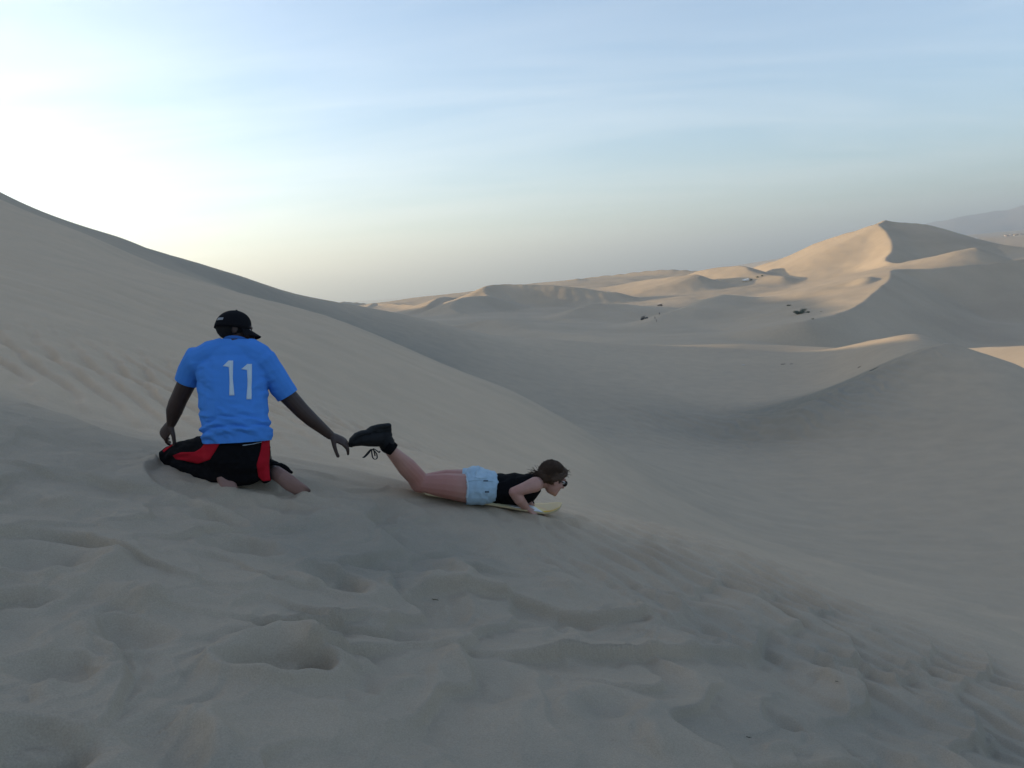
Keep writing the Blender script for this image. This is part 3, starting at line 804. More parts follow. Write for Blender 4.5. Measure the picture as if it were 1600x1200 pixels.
def skin_mat(name, col, sole):
    m, t, b = new_mat(name)
    b.inputs['Roughness'].default_value = 0.55
    b.inputs['Specular IOR Level'].default_value = 0.35
    b.inputs['Subsurface Weight'].default_value = 0.08
    b.inputs['Subsurface Radius'].default_value = (0.01, 0.004, 0.002)
    c = N(t, 'ShaderNodeTexCoord'); n = N(t, 'ShaderNodeTexNoise', Scale=14.0, Detail=5.0); t.links.new(c.outputs['Object'], n.inputs['Vector'])
    r = N(t, 'ShaderNodeMix', _data_type='RGBA'); r.inputs['A'].default_value = tuple(x * 0.82 for x in col) + (1,); r.inputs['B'].default_value = tuple(x * 1.18 for x in col) + (1,)
    t.links.new(n.outputs['Fac'], r.inputs['Factor'])
    a = N(t, 'ShaderNodeAttribute', _attribute_name='blush')
    r2 = N(t, 'ShaderNodeMix', _data_type='RGBA'); r2.inputs['B'].default_value = sole + (1,)
    t.links.new(a.outputs['Fac'], r2.inputs['Factor']); t.links.new(r.outputs['Result'], r2.inputs['A'])
    t.links.new(r2.outputs['Result'], b.inputs['Base Color'])
    n2 = N(t, 'ShaderNodeTexNoise', Scale=160.0, Detail=2.0); t.links.new(c.outputs['Object'], n2.inputs['Vector'])
    bp = N(t, 'ShaderNodeBump', Strength=0.15, Distance=0.004); t.links.new(n2.outputs['Fac'], bp.inputs['Height']); t.links.new(bp.outputs['Normal'], b.inputs['Normal'])
    return m
def cloth_mat(name, col, weave=900.0, bump=0.25, var=0.08, sheen=0.0, fade=None):
    m = plain(name, col, 0.92, var, 6.0, bump, weave, sheen, 0.06)
    return m
M_BLACK = cloth_mat('black cloth', (0.0065, 0.0065, 0.0075))
M_WHITE_EYE = plain('eye white', (0.7, 0.68, 0.65), 0.3, 0.02)
M_DARK = plain('dark plastic', (0.012, 0.011, 0.012), 0.25, 0.05, spec=0.5)

# ------------------------------------------------------------------ kneeling person
def kneeling_person():
    base = at(372, 752, 5.06)
    man = bpy.data.objects.new('person', None); COL.objects.link(man); man.location = base
    bpy.context.view_layer.update()
    tag(man, 'kneeling person in blue number 11 shirt and black cap, seen from behind', 'person')
    K = 1 / 253.0                                          # metres per picture pixel at his distance
    skin = skin_mat('dark skin', (0.046, 0.026, 0.020), (0.27, 0.155, 0.125))
    shirt_m = cloth_mat('blue jersey', (0.070, 0.238, 0.64), 700.0, 0.15, 0.10)
    red_m = cloth_mat('red cloth', (0.36, 0.012, 0.022))
    num_m = cloth_mat('printed white', (0.52, 0.60, 0.66), 500, 0.1, 0.12)
    X = right
    # --- body
    hC = at(367, 517.5, 5.15)
    Fv = (right * 0.90 + fwd * 0.34 - up * 0.20)
    hp, P, Rv, Fh, Uh = head_parts(hC, Fv, up + fwd * 0.15, 1.02)
    parts = hp
    parts.append(tube([at(368, 552, 5.10), at(369, 540, 5.12), at(371, 526, 5.15)], [0.075, 0.066, 0.062]))
    # torso and pelvis inside the clothes
    parts.append(tube([at(370, 712, 5.03), at(368, 670, 5.03), at(366, 625, 5.07), at(362, 580, 5.10), at(362, 556, 5.11)],
                      [(0.19, 0.13), (0.175, 0.12), (0.18, 0.12), (0.20, 0.115), (0.15, 0.08)], X))
    sl, sr = at(309, 562, 5.12), at(413, 566, 5.12)
    parts.append(tube([at(345, 558, 5.11), sl, at(294, 594, 5.15), at(277, 629, 5.18)], [0.07, 0.072, 0.058, 0.052]))
    wl = at(268, 661, 5.22)
    parts.append(tube([at(277, 629, 5.18), at(272, 643, 5.20), wl], [0.053, 0.050, 0.030]))
    parts += hand(wl, at(257, 677, 5.24) - wl, right * 0.9 - fwd * 0.5, right * 0.35 + fwd * 0.5 - up * 0.4, 1.12, (38, 45, 30), 0.05, (0.45, 0.8, 0.15), 18)
    wr = at(516, 680, 5.29)
    parts.append(tube([at(378, 560, 5.11), sr, at(444, 612, 5.17), at(471, 641, 5.20)], [0.07, 0.072, 0.057, 0.050]))
    parts.append(tube([at(471, 641, 5.20), at(487, 656, 5.22), wr], [0.050, 0.045, 0.029]))
    parts += hand(wr, at(537, 690, 5.32) - wr, -fwd * 0.9 - up * 0.45, -up * 0.9 + right * 0.3, 1.1, (22, 38, 25), 0.05, (0.55, 0.62, 0.55), 14)
    # legs
    hipl, hipr = at(343, 705, 5.04), at(398, 706, 5.04)
    kl, al = at(266, 716, 5.30), at(346, 741, 4.99)
    parts.append(tube([hipl, at(305, 708, 5.17), kl], [0.08, 0.070, 0.048]))
    parts.append(tube([kl, at(305, 734, 5.14), al], [0.046, 0.048, 0.038]))
    parts.append(tube([al, at(352, 748, 4.97), at(356, 757, 4.95), at(360, 769, 4.93)], [(0.042, 0.042), (0.047, 0.042), (0.050, 0.030), (0.047, 0.018)], X))
    kr, ar = at(413, 730, 5.50), at(432, 738, 5.15)
    parts.append(tube([hipr, at(402, 714, 5.22), kr], [0.095, 0.085, 0.062]))
    parts.append(tube([kr, at(422, 733, 5.30), ar], [0.058, 0.060, 0.042]))
    fx = (right * 0.55 + up * 0.6).normalized()
    parts.append(tube([ar, at(431, 739, 5.11), at(440, 745, 5.09), at(453, 755, 5.09), at(465, 763, 5.10), at(472, 768, 5.11)],
                      [(0.040, 0.040), (0.046, 0.040), (0.047, 0.034), (0.050, 0.026), (0.045, 0.018), (0.036, 0.014)], fx))
    for k in range(5):                                     # toes
        o_ = fx * (0.034 - 0.017 * k)
        parts.append(tube([at(465, 763, 5.10) + o_, at(473, 769, 5.11) + o_, at(477, 773, 5.12) + o_], [0.012 - 0.0008 * k] * 3, n=8))
    body, bv = fuse('body', parts, man, skin, 0.0045, 3)
    co = verts_world(body)
    f1, f2 = np.array(at(357, 757, 4.95)), np.array(at(452, 754, 5.09))
    sole = np.maximum(1 - sstep(0.055, 0.13, np.linalg.norm(co - f1, axis=1)), 1 - sstep(0.09, 0.15, np.linalg.norm(co - f2, axis=1)))
    attr(body, 'blush', 0.85 * sole)
    eyes(P, man, M_WHITE_EYE, M_DARK)
    # --- shirt
    def folds(c, n):
        u, v = to_px(c)
        q = np.asarray(c)
        low = sstep(612, 672, v)
        w = fbm(u * 0.020, v * 0.035, 3)
        f = low * 0.007 * np.sin((v + 0.16 * (u - 368) - 0.0022 * (u - 350) ** 2 + 12 * w) * 2 * np.pi / 21)
        f += low * 0.004 * np.sin((v - 0.30 * u + 10 * w) * 2 * np.pi / 13)
        f += 0.003 * fbm(u * 0.035, v * 0.02, 2)
        dg = np.sin((0.75 * v - 0.65 * (u - 330) + 18 * w) * 2 * np.pi / 26) * np.exp(-((u - 318) / 22) ** 2 - ((v - 590) / 30) ** 2)
        dg2 = np.sin((0.75 * v + 0.65 * (u - 330) + 18 * w) * 2 * np.pi / 26) * np.exp(-((u - 412) / 24) ** 2 - ((v - 605) / 34) ** 2)
        return f + 0.005 * (dg + dg2)
    sp = [tube([at(371, 688, 5.025), at(370, 676, 5.025), at(366, 650, 5.045), at(365, 622, 5.065), at(363, 595, 5.085), at(361, 572, 5.10), at(361, 558, 5.105)],
               [(0.207, 0.150), (0.209, 0.152), (0.203, 0.150), (0.206, 0.145), (0.214, 0.140), (0.212, 0.125), (0.165, 0.095)], X, 20, flat=False)]
    sp.append(tube([at(310, 566, 5.115), at(332, 554, 5.11), at(350, 549, 5.115), at(369, 545, 5.12), at(389, 550, 5.12), at(404, 558, 5.12)], [0.085, 0.088, 0.085, 0.075, 0.086, 0.085]))
    sp.append(tube([at(325, 562, 5.11), at(308, 562, 5.12), at(298, 580, 5.135), at(291, 598, 5.15)], [0.085, 0.086, 0.076, 0.070]))
    sp.append(tube([at(397, 562, 5.11), at(413, 566, 5.12), at(432, 592, 5.14), at(450, 619, 5.17)], [0.085, 0.086, 0.074, 0.068]))
    # cut the rounded ends of sleeves and hem off flat: they are pulled in by an inner wall
    shirt, sbv = fuse('shirt', sp, man, shirt_m, 0.0055, 9, folds)
    cut_open(shirt, at(291, 597, 5.15), (at(291, 597, 5.15) - at(298, 580, 5.135)).normalized(), 0.14)
    cut_open(shirt, at(449, 618, 5.17), (at(450, 619, 5.17) - at(432, 592, 5.14)).normalized(), 0.14)
    cut_open(shirt, at(371, 690, 5.025), (-up + right * 0.05).normalized(), 0.6)
    cut_open(shirt, at(370, 534, 5.14), (up + fwd * 0.25).normalized(), 0.10)
    sd = shirt.modifiers.new('cloth', 'SOLIDIFY'); sd.thickness = 0.003; sd.offset = 0
    cpts = [at(370, 534.5, 5.14) + (right * math.cos(w) * 0.073 + (fwd * 0.97 - up * 0.35) * math.sin(w) * 0.070) for w in np.linspace(0, 2 * math.pi, 28)]
    pydata('collar', [tube(cpts, [(0.005, 0.013)] * 28, right * 0.0 + Vector((0.2, 0.9, 0)), 8)], man, cloth_mat('blue rib', (0.045, 0.15, 0.44)))
    for (bar, flag) in (((((357.0, 564), (359, 592), (358.5, 618)), ((364.5, 564), (364.0, 592), (366.5, 618))), (((348.5, 572.5), (357.0, 564.5)), ((354.5, 573), (358.5, 574.5)))),
                        ((((385.5, 569), (386.5, 597), (385, 624)), ((393.5, 569), (393.0, 597), (392.5, 624))), (((377.0, 577.0), (386.0, 569.5)), ((383.0, 578), (387, 579))))):
        o = patch('number_one', bar[0], bar[1], sbv, man, num_m, 0.0035, 5, 26)
        patch('serif', flag[0], flag[1], sbv, o, num_m, 0.0042, 5, 6).location = (0, 0, 0)
    # --- trousers
    def pf(c, n):
        u, v = to_px(c); return 0.004 * fbm(u * 0.06, v * 0.09, 3) + 0.005 * np.sin((u * 0.5 + v + 14 * fbm(u * 0.03, v * 0.03, 2)) * 2 * np.pi / 24) * sstep(320, 280, u)
    pp = [tube([at(370, 736, 5.02), at(370, 722, 5.02), at(371, 700, 5.03), at(370, 682, 5.035)], [(0.17, 0.10), (0.197, 0.135), (0.199, 0.140), (0.193, 0.135)], X, 18),
          tube([at(352, 712, 5.04), at(315, 706, 5.15), at(280, 710, 5.26), at(266, 716, 5.30)], [0.118, 0.102, 0.080, 0.072]),
          tube([at(267, 718, 5.30), at(300, 732, 5.16), at(328, 739, 5.06), at(338, 742, 5.02)], [0.066, 0.070, 0.062, 0.056]),
          tube([at(388, 712, 5.04), at(397, 716, 5.18), at(408, 727, 5.42), at(413, 730, 5.50)], [0.112, 0.100, 0.076, 0.072]),
          tube([at(413, 731, 5.50), at(420, 732, 5.36), at(428, 733, 5.22)], [0.066, 0.064, 0.052]),
          tube([at(426, 731, 5.19), at(438, 728.5, 5.17), at(448, 732.5, 5.16), at(456, 738, 5.15)], [0.026, 0.022, 0.016, 0.010]),
          tube([at(278, 720, 5.25), at(305, 722, 5.16), at(335, 727, 5.06)], [0.055, 0.065, 0.07]),
          blob(at(372, 722, 4.99), X * 0.175, fwd * 0.10, up * 0.09),
          tube([at(410, 716, 5.03), at(413, 736, 5.03), at(416, 748, 5.03)], [(0.040, 0.06), (0.036, 0.05), (0.030, 0.04)], X)]
    trousers, pbv = fuse('trousers', pp, man, M_BLACK, 0.0055, 3, pf)
    z = lambda a: (230 + a[0] / 3.75, 470 + a[1] / 3.75)
    patch('red_panel', [z(p) for p in ((152, 905), (200, 888), (280, 886), (320, 862), (345, 828))], [z(p) for p in ((170, 928), (230, 938), (300, 954), (370, 930), (432, 828))], pbv, man, red_m, 0.003, 8, 30)
    patch('red_panel', [z(p) for p in ((672, 812), (662, 880), (640, 960), (650, 1030), (680, 1056))], [z(p) for p in ((716, 812), (716, 880), (712, 960), (716, 1030), (722, 1052))], pbv, man, red_m, 0.003, 7, 30)
    patch('red_piping', [z(p) for p in ((92, 880), (130, 845), (180, 815), (240, 792))], [z(p) for p in ((100, 888), (140, 855), (188, 824), (246, 799))], pbv, man, red_m, 0.003, 3, 20)
    patch('waist_cord', [z(p) for p in ((560, 846), (600, 842), (660, 829), (690, 819))], [z(p) for p in ((560, 848.5), (600, 844.5), (660, 831.5), (690, 821.5))], pbv, man, num_m, 0.003, 2, 16)
    # --- cap
    cap_m = cloth_mat('black twill', (0.010, 0.010, 0.012), 1200, 0.2)
    V, F = [], []
    nu, nv = 30, 12
    for i in range(nv + 1):
        ph = (math.pi / 2) * 0.9999 * i / nv
        for k in range(nu):
            w = 2 * math.pi * k / nu
            seam = 1 - 0.012 * max(0, 1 - abs(((k * 6 / nu) % 1) - 0.0) * 6)
            V.append(P(-0.016 + 0.108 * math.sin(ph) * math.cos(w) * seam, 0.006 + 0.120 * math.cos(ph) ** 0.8 + 0.010 * math.sin(ph) * math.cos(w), 0.091 * math.sin(ph) * math.sin(w) * seam))
    for i in range(nv):
        for k in range(nu): F.append((i * nu + k, i * nu + (k + 1) % nu, (i + 1) * nu + (k + 1) % nu, (i + 1) * nu + k))
    cap = pydata('cap', [(V, F)], man, cap_m)
    s2 = cap.modifiers.new('t', 'SOLIDIFY'); s2.thickness = 0.003
    V, F = [], []
    nb = 15
    for j in range(7):
        for k in range(nb):
            w = (k / (nb - 1) - 0.5) * 2.3
            e = j / 6
            rad = 0.104 + 0.068 * e * math.cos(w * 0.62)
            V.append(P(-0.014 + rad * math.cos(w), 0.026 - 0.024 * e - 0.016 * math.sin(abs(w)) ** 2 - 0.020 * e * abs(math.sin(w)), (0.088 + 0.012 * e) * math.sin(w) * (1 + 0.02 * e)))
    for j in range(6):
        for k in range(nb - 1): F.append((j * nb + k, j * nb + k + 1, (j + 1) * nb + k + 1, (j + 1) * nb + k))
    brim = pydata('brim', [(V, F)], man, cap_m); brim.parent = cap
    brim.location = (0, 0, 0)
    s2 = brim.modifiers.new('t', 'SOLIDIFY'); s2.thickness = 0.004
    pydata('button', [blob(P(-0.016, 0.129), Rv * 0.007, Fh * 0.007, Uh * 0.004, 10, 6)], man, cap_m).parent = cap
    # small embroidered word at the back left of the cap: too small to read
    thr = cloth_mat('grey thread', (0.30, 0.31, 0.32))
    def on_cap(w, ph):
        return P(-0.016 + 0.1095 * math.sin(ph) * math.cos(w), 0.006 + 0.120 * math.cos(ph) ** 0.8 + 0.010 * math.sin(ph) * math.cos(w), 0.0925 * math.sin(ph) * math.sin(w))
    for k in range(5):
        w0 = 2.72 - 0.095 * k
        V = [on_cap(w0, 1.20), on_cap(w0 - 0.07, 1.20), on_cap(w0 - 0.07, 1.335), on_cap(w0, 1.335)]
        c_ = sum(V, Vector()) / 4
        n_ = (V[1] - V[0]).cross(V[3] - V[0]).normalized() * 0.001
        pydata('stitched_letter', [([v + n_ for v in V] + [v - n_ for v in V], [(0, 1, 2, 3), (7, 6, 5, 4), (0, 1, 5, 4), (1, 2, 6, 5), (2, 3, 7, 6), (3, 0, 4, 7)])], man, thr, False).parent = cap
    # cropped hair under the cap
    pydata('hair', [blob(P(-0.022, 0.008), Rv * 0.081, Fh * 0.094, Uh * 0.074)], man, plain('black hair', (0.010, 0.009, 0.009), 0.9, 0.2, 300, 0.6, 900))
    return man
def cut_open(o, p, nrm, reach):
    """remove the cap of a sleeve or hem so the cloth ends in a clean open edge"""
    lp = p - o.parent.location
    bm = bmesh.new(); bm.from_mesh(o.data)
    near = [f for f in bm.faces if (f.calc_center_median() - lp).length < reach]
    es = {e for f in near for e in f.edges}; vs_ = {v for f in near for v in f.verts}
    bmesh.ops.bisect_plane(bm, geom=list(near) + list(es) + list(vs_), plane_co=lp, plane_no=nrm)
    kill = [f for f in bm.faces if (f.calc_center_median() - lp).length < reach and (f.calc_center_median() - lp).dot(nrm) > 1e-5]
    bmesh.ops.delete(bm, geom=kill, context='FACES')
    bm.to_mesh(o.data); bm.free()
    o.data.polygons.foreach_set('use_smooth', np.ones(len(o.data.polygons), bool))
kneeling_person()

# ------------------------------------------------------------------ sandboard
def sandboard():
    a, b = plane_at(640, 770), plane_at(878, 820)
    a, b = at(637, 763, 5.80), at(874, 812, 5.98)
    n = Vector((-PB, -PC, 1)).normalized()
    ga, gb = Vector((a.x, a.y, ground_z(a.x, a.y))), Vector((b.x, b.y, ground_z(b.x, b.y)))
    X = (gb - ga).normalized(); Y = n.cross(X).normalized(); n = X.cross(Y).normalized()
    L = (gb - ga).length
    root = bpy.data.objects.new('sandboard', None); COL.objects.link(root); root.location = (ga + gb) / 2
    tag(root, 'yellow and white sandboard under the person lying down', 'sandboard')
    m, t, bs = new_mat('board print')
    bs.inputs['Roughness'].default_value = 0.35
    co = N(t, 'ShaderNodeTexCoord'); sp_ = N(t, 'ShaderNodeSeparateXYZ'); t.links.new(co.outputs['UV'], sp_.inputs[0])
    no = N(t, 'ShaderNodeTexNoise', Scale=4.0, Detail=3.0); t.links.new(co.outputs['UV'], no.inputs['Vector'])
    w = N(t, 'ShaderNodeMath', _operation='MULTIPLY_ADD'); w.inputs[1].default_value = 0.12; t.links.new(no.outputs['Fac'], w.inputs[0]); t.links.new(sp_.outputs['X'], w.inputs[2])
    w2 = N(t, 'ShaderNodeMath', _operation='MULTIPLY_ADD'); w2.inputs[1].default_value = 0.10; t.links.new(sp_.outputs['Y'], w2.inputs[0]); t.links.new(w.outputs[0], w2.inputs[2])
    rp = N(t, 'ShaderNodeValToRGB'); t.links.new(w2.outputs[0], rp.inputs['Fac'])
    el = rp.color_ramp.elements; rp.color_ramp.interpolation = 'EASE'
    el[0].position, el[0].color = 0.0, (0.50, 0.46, 0.26, 1); el[1].position, el[1].color = 1.0, (0.68, 0.44, 0.12, 1)
    for p, c in ((0.70, (0.50, 0.46, 0.28, 1)), (0.76, (0.72, 0.74, 0.76, 1)), (0.93, (0.72, 0.74, 0.76, 1)), (0.945, (0.78, 0.53, 0.06, 1)), (0.985, (0.72, 0.38, 0.07, 1))):
        e = el.new(min(p, 0.999)); e.color = c
    t.links.new(rp.outputs[0], bs.inputs['Base Color'])
    def shape(off_n, th, shrink=0.0):
        rows = 41; V = []; cols = 9
        for s_ in (0, 1):
            for i in range(rows):
                u = i / (rows - 1)
                # blunt rounded ends
                e = min(u, 1 - u) * L / 0.15
                wd = (0.128 - shrink) * (math.sqrt(max(0.0, 1 - (1 - min(1, e)) ** 2)) * 0.97 + 0.03) * (1 - 0.10 * math.sin(math.pi * u))
                rise = 0.060 * max(0, (u - 0.84) / 0.16) ** 2 + 0.075 * max(0, (0.12 - u) / 0.12) ** 1.8
                for k in range(cols):
                    q = 2 * k / (cols - 1) - 1
                    V.append(ga + X * (u * L) + Y * (q * wd) + n * (0.028 + rise + off_n + (th if s_ == 0 else 0)))
        F = []
        for s_ in (0, 1):
            o = s_ * rows * cols
            for i in range(rows - 1):
                for k in range(cols - 1):
                    F.append((o + i * cols + k, o + (i + 1) * cols + k, o + (i + 1) * cols + k + 1, o + i * cols + k + 1))
        o = rows * cols
        for i in range(rows - 1):
            for k in (0, cols - 1): F.append((i * cols + k, (i + 1) * cols + k, o + (i + 1) * cols + k, o + i * cols + k))
        for i in (0, rows - 1):
            for k in range(cols - 1): F.append((i * cols + k, i * cols + k + 1, o + i * cols + k + 1, o + i * cols + k))
        return V, F
    pydata('core', [shape(0, 0.012)], root, plain('pale wood edge', (0.42, 0.34, 0.20), 0.6, 0.2, 30), True)
    top = pydata('printed_top', [shape(0.0135, 0.002, 0.006)], root, m, True)
    uvl = top.data.uv_layers.new(name='UVMap')
    vw = verts_world(top) - np.array(ga)
    uu, vv = vw @ np.array(X) / L, vw @ np.array(Y) / 0.26 + 0.5
    for lp in top.data.loops: uvl.data[lp.index].uv = (uu[lp.vertex_index], vv[lp.vertex_index])
    return ga, gb, X, Y, n
BOARD = sandboard()

# ------------------------------------------------------------------ person lying on the board
def lying_person():
    base = at(740, 782, 5.88)
    w = bpy.data.objects.new('person', None); COL.objects.link(w); w.location = base
    bpy.context.view_layer.update()
    tag(w, 'person in black top and denim shorts lying face down on the sandboard', 'person')
    skin = skin_mat('fair skin', (0.41, 0.225, 0.178), (0.36, 0.150, 0.120))
    denim = plain('pale denim', (0.33, 0.45, 0.54), 0.9, 0.16, 30, 0.3, 700, 0.1, 0.15)
    hair_m = plain('brown hair', (0.060, 0.034, 0.020), 0.6, 0.45, 90, 0.6, 260)
    shoe_m = plain('black boot leather', (0.008, 0.008, 0.009), 0.6, 0.2, 60, 0.3, 300, 0, 0.2)
    sole_m = plain('black rubber', (0.014, 0.0145, 0.015), 0.8, 0.25, 80, 0.4, 200, 0, 0.15)
    X, Y = BOARD[2], BOARD[3]                              # along the board, and across it away from the camera
    n = BOARD[4]
    hC = at(863, 749, 5.93)
    Fv = right * 0.78 + fwd * 0.42 - up * 0.40
    hp, P, Rv, Fh, Uh = head_parts(hC, Fv, up * 0.9 + right * 0.35, 0.97)
    parts = list(hp)
    parts.append(tube([at(832, 757, 5.93), at(843, 752, 5.93), at(855, 751, 5.93)], [0.062, 0.054, 0.050]))
    # trunk
    trunk = [at(738, 757, 5.87), at(758, 760, 5.88), at(780, 763, 5.90), at(805, 764, 5.92), at(826, 761, 5.93)]
    tr_r = [(0.100, 0.155), (0.110, 0.165), (0.092, 0.140), (0.100, 0.155), (0.075, 0.150)]
    parts.append(tube(trunk, tr_r, up, 18))
    # near leg, bent at the knee
    kn, an = at(655, 756, 5.73), at(611, 703, 5.53)
    parts.append(tube([at(752, 764, 5.78), at(728, 763, 5.77), at(696, 759, 5.75), at(670, 757, 5.74), kn], [0.098, 0.100, 0.088, 0.072, 0.060], up))
    parts.append(tube([kn, at(650, 745, 5.71), at(636, 730, 5.65), at(622, 715, 5.58), an], [0.061, 0.066, 0.066, 0.049, 0.037]))
    kf, af = at(661, 754, 5.93), at(608, 702, 5.72)
    parts.append(tube([at(752, 757, 5.96), at(728, 754, 5.96), at(696, 752, 5.95), kf], [0.098, 0.096, 0.084, 0.060], up))
    parts.append(tube([kf, at(650, 744, 5.88), at(632, 728, 5.82), af], [0.060, 0.064, 0.058, 0.037]))
    # arms: elbows back, forearms under the chest, hands on the board
    sh, el, wr = at(836, 757, 5.79), at(803, 769, 5.74), at(822, 793, 5.84)
    parts.append(tube([at(838, 756, 5.86), sh, at(820, 763, 5.76), el], [0.052, 0.054, 0.043, 0.036]))
    parts.append(tube([el, at(811, 780, 5.76), wr], [0.037, 0.040, 0.027]))
    parts += hand(wr, X * 0.9 - n * 0.30, -Y, -n, 0.88, (38, 55, 40), 0.03, (0.7, 0.45, 0.2), 25)
    sh2, el2, wr2 = at(838, 752, 6.06), at(812, 766, 6.10), at(829, 790, 5.98)
    parts.append(tube([at(838, 754, 5.98), sh2, at(824, 758, 6.09), el2], [0.052, 0.054, 0.043, 0.036]))
    parts.append(tube([el2, at(820, 779, 6.04), wr2], [0.037, 0.040, 0.027]))
    parts += hand(wr2, X * 0.9 - n * 0.25 - Y * 0.2, Y, -n, 0.92, (6, 10, 12), 0.06, (0.7, 0.55, 0.0), 8)
    body, bv = fuse('body', parts, w, skin, 0.0045, 3)
    u, v = to_px(verts_world(body))
    attr(body, 'blush', np.clip(0.75 * (1 - sstep(0, 1, (u - 690) / 60)) * sstep(620, 660, u) + 0.5 * np.exp(-((u - 804) / 9) ** 2 - ((v - 768) / 9) ** 2), 0, 1))
    eyes(P, w, M_WHITE_EYE, M_DARK)
    # black top
    def tf(c, n_):
        u, v = to_px(c); return 0.004 * np.sin((u + 0.6 * v + 12 * fbm(u * 0.04, v * 0.04, 2)) * 2 * np.pi / 17) * sstep(815, 780, u) + 0.003 * fbm(u * 0.08, v * 0.08, 2)
    tp = [tube([at(757, 762, 5.88), at(782, 764, 5.90), at(805, 764, 5.92), at(825, 761, 5.93)], [(0.108, 0.160), (0.108, 0.156), (0.115, 0.166), (0.092, 0.158)], up, 18),
          tube([at(812, 757, 5.83), at(828, 750, 5.84), at(838, 748, 5.87)], [0.056, 0.042, 0.030]),
          tube([at(812, 754, 6.02), at(828, 748, 6.02), at(838, 747, 6.00)], [0.056, 0.042, 0.030]),
          tube([at(818, 772, 5.93), at(830, 770, 5.93), at(836, 765, 5.93)], [(0.07, 0.13), (0.06, 0.12), (0.045, 0.09)], up),
          blob(at(818, 776, 5.93), right * 0.07, fwd * 0.12, up * 0.055)]
    fuse('tank_top', tp, w, M_BLACK, 0.006, 3, tf)
    # wrist supports
    pydata('wrist_band', [tube([at(822.5, 783, 6.03), at(828, 789, 5.99)], [0.044, 0.038], None, 14, True)], w, M_BLACK)
    # denim shorts
    def df(c, n_):
        u, v = to_px(c); return 0.0022 * np.sin((u * 0.9 - v * 0.5 + 16 * fbm(u * 0.05, v * 0.05, 2)) * 2 * np.pi / 18) + 0.002 * fbm(u * 0.07, v * 0.07, 2)
    spz = [tube([at(733, 757, 5.87), at(745, 757, 5.87), at(758, 760, 5.88), at(768, 762, 5.89)], [(0.108, 0.165), (0.120, 0.176), (0.122, 0.178), (0.119, 0.174)], up, 18, True),
           tube([at(776, 763, 5.86), at(752, 764, 5.79), at(740, 763, 5.775), at(728.5, 763, 5.77)], [0.095, 0.112, 0.113, 0.114], up, 18, True),
           tube([at(752, 757, 5.96), at(732, 754.5, 5.96), at(722, 754, 5.96)], [0.108, 0.106, 0.104], up, 16, True),
           blob(at(742, 748, 5.80), right * 0.09, fwd * 0.085, up * 0.085), blob(at(744, 746, 5.95), right * 0.09, fwd * 0.085, up * 0.085)]
    sh_o, shbv = fuse('denim_shorts', spz, w, denim, 0.0055, 3, df)
    q = lambda a: (530 + a[0] / 4.2105, 640 + a[1] / 4.2105)
    seam = plain('denim seam', (0.30, 0.40, 0.47), 0.9, 0.2, 60)
    patch('side_seam', [q(p) for p in ((842, 470), (900, 462), (1010, 470))], [q(p) for p in ((842, 476), (900, 468), (1010, 476))], shbv, w, seam, 0.002, 2, 18).parent = sh_o
    patch('pocket', [q(p) for p in ((900, 405), (930, 396), (975, 410))], [q(p) for p in ((892, 448), (930, 458), (968, 452))], shbv, w, plain('denim pocket', (0.36, 0.48, 0.57), 0.9, 0.2, 30), 0.0015, 8, 10).parent = sh_o
    dk = plain('dark stitching', (0.06, 0.08, 0.10), 0.8, 0.1)
    for a, b in (((948, 466), (978, 474)), ((958, 536), (984, 546))):
        patch('stud', [q(a), q((b[0], a[1]))], [q((a[0], b[1])), q(b)], shbv, w, dk, 0.003, 3, 4).parent = sh_o
    hemm = plain('frayed hem', (0.46, 0.55, 0.61), 0.95, 0.2, 90)
    patch('hem', [q(p) for p in ((829, 432), (843, 500), (836, 582))], [q(p) for p in ((840, 428), (853, 500), (848, 584))], shbv, w, hemm, 0.004, 3, 20).parent = sh_o
    # hair: a cap of hair, a loose knot at the nape, wisps in the wind
    hb = [blob(P(-0.026, 0.040), Rv * 0.086, Fh * 0.098, Uh * 0.090), blob(P(0.03, 0.085), Rv * 0.062, Fh * 0.055, Uh * 0.035),
          blob(P(-0.085, 0.0), Rv * 0.062, Fh * 0.05, Uh * 0.062), tube([P(-0.09, -0.02), P(-0.125, -0.05), P(-0.15, -0.065)], [0.045, 0.036, 0.018])]
    for s_ in (-1, 1): hb.append(tube([P(0.05, 0.075, s_ * 0.05), P(0.01, 0.04, s_ * 0.078), P(-0.04, 0.0, s_ * 0.076)], [0.018, 0.02, 0.02]))
    def hf(c, n_):
        d = np.asarray(c) - np.array(P(-0.02, 0.0)); a = np.arctan2(d @ np.array(Rv), d @ np.array(Uh)); return 0.002 * np.sin(a * 30 + 5 * fbm(d[:, 0] * 20, d[:, 2] * 20, 2)) + 0.002 * fbm(d[:, 0] * 40, d[:, 2] * 40 + d[:, 1] * 30, 2)
    hair, _ = fuse('hair', hb, w, hair_m, 0.005, 2, hf)
    st = []
    rr = random.Random(5)
    def strand(a, d0, L, r=0.0011):
        pts, p, d = [a], Vector(a), d0.normalized()
        for k in range(6):
            d = (d + Vector((rr.gauss(0, .14), rr.gauss(0, .14), rr.gauss(0, .14) - 0.03))).normalized(); p = p + d * L / 6; pts.append(p.copy())
        st.append(tube(pts, [r] * 6 + [r * 0.4], n=4))
    for k in range(90):                                    # forehead wisps
        strand(P(0.05 + rr.uniform(-.02, .02), 0.095 + rr.uniform(-.02, .015), rr.uniform(-.05, .05)), Fh * rr.uniform(.4, 1) + Uh * rr.uniform(-.4, .9) + Rv * rr.gauss(0, .5), rr.uniform(.015, .04))
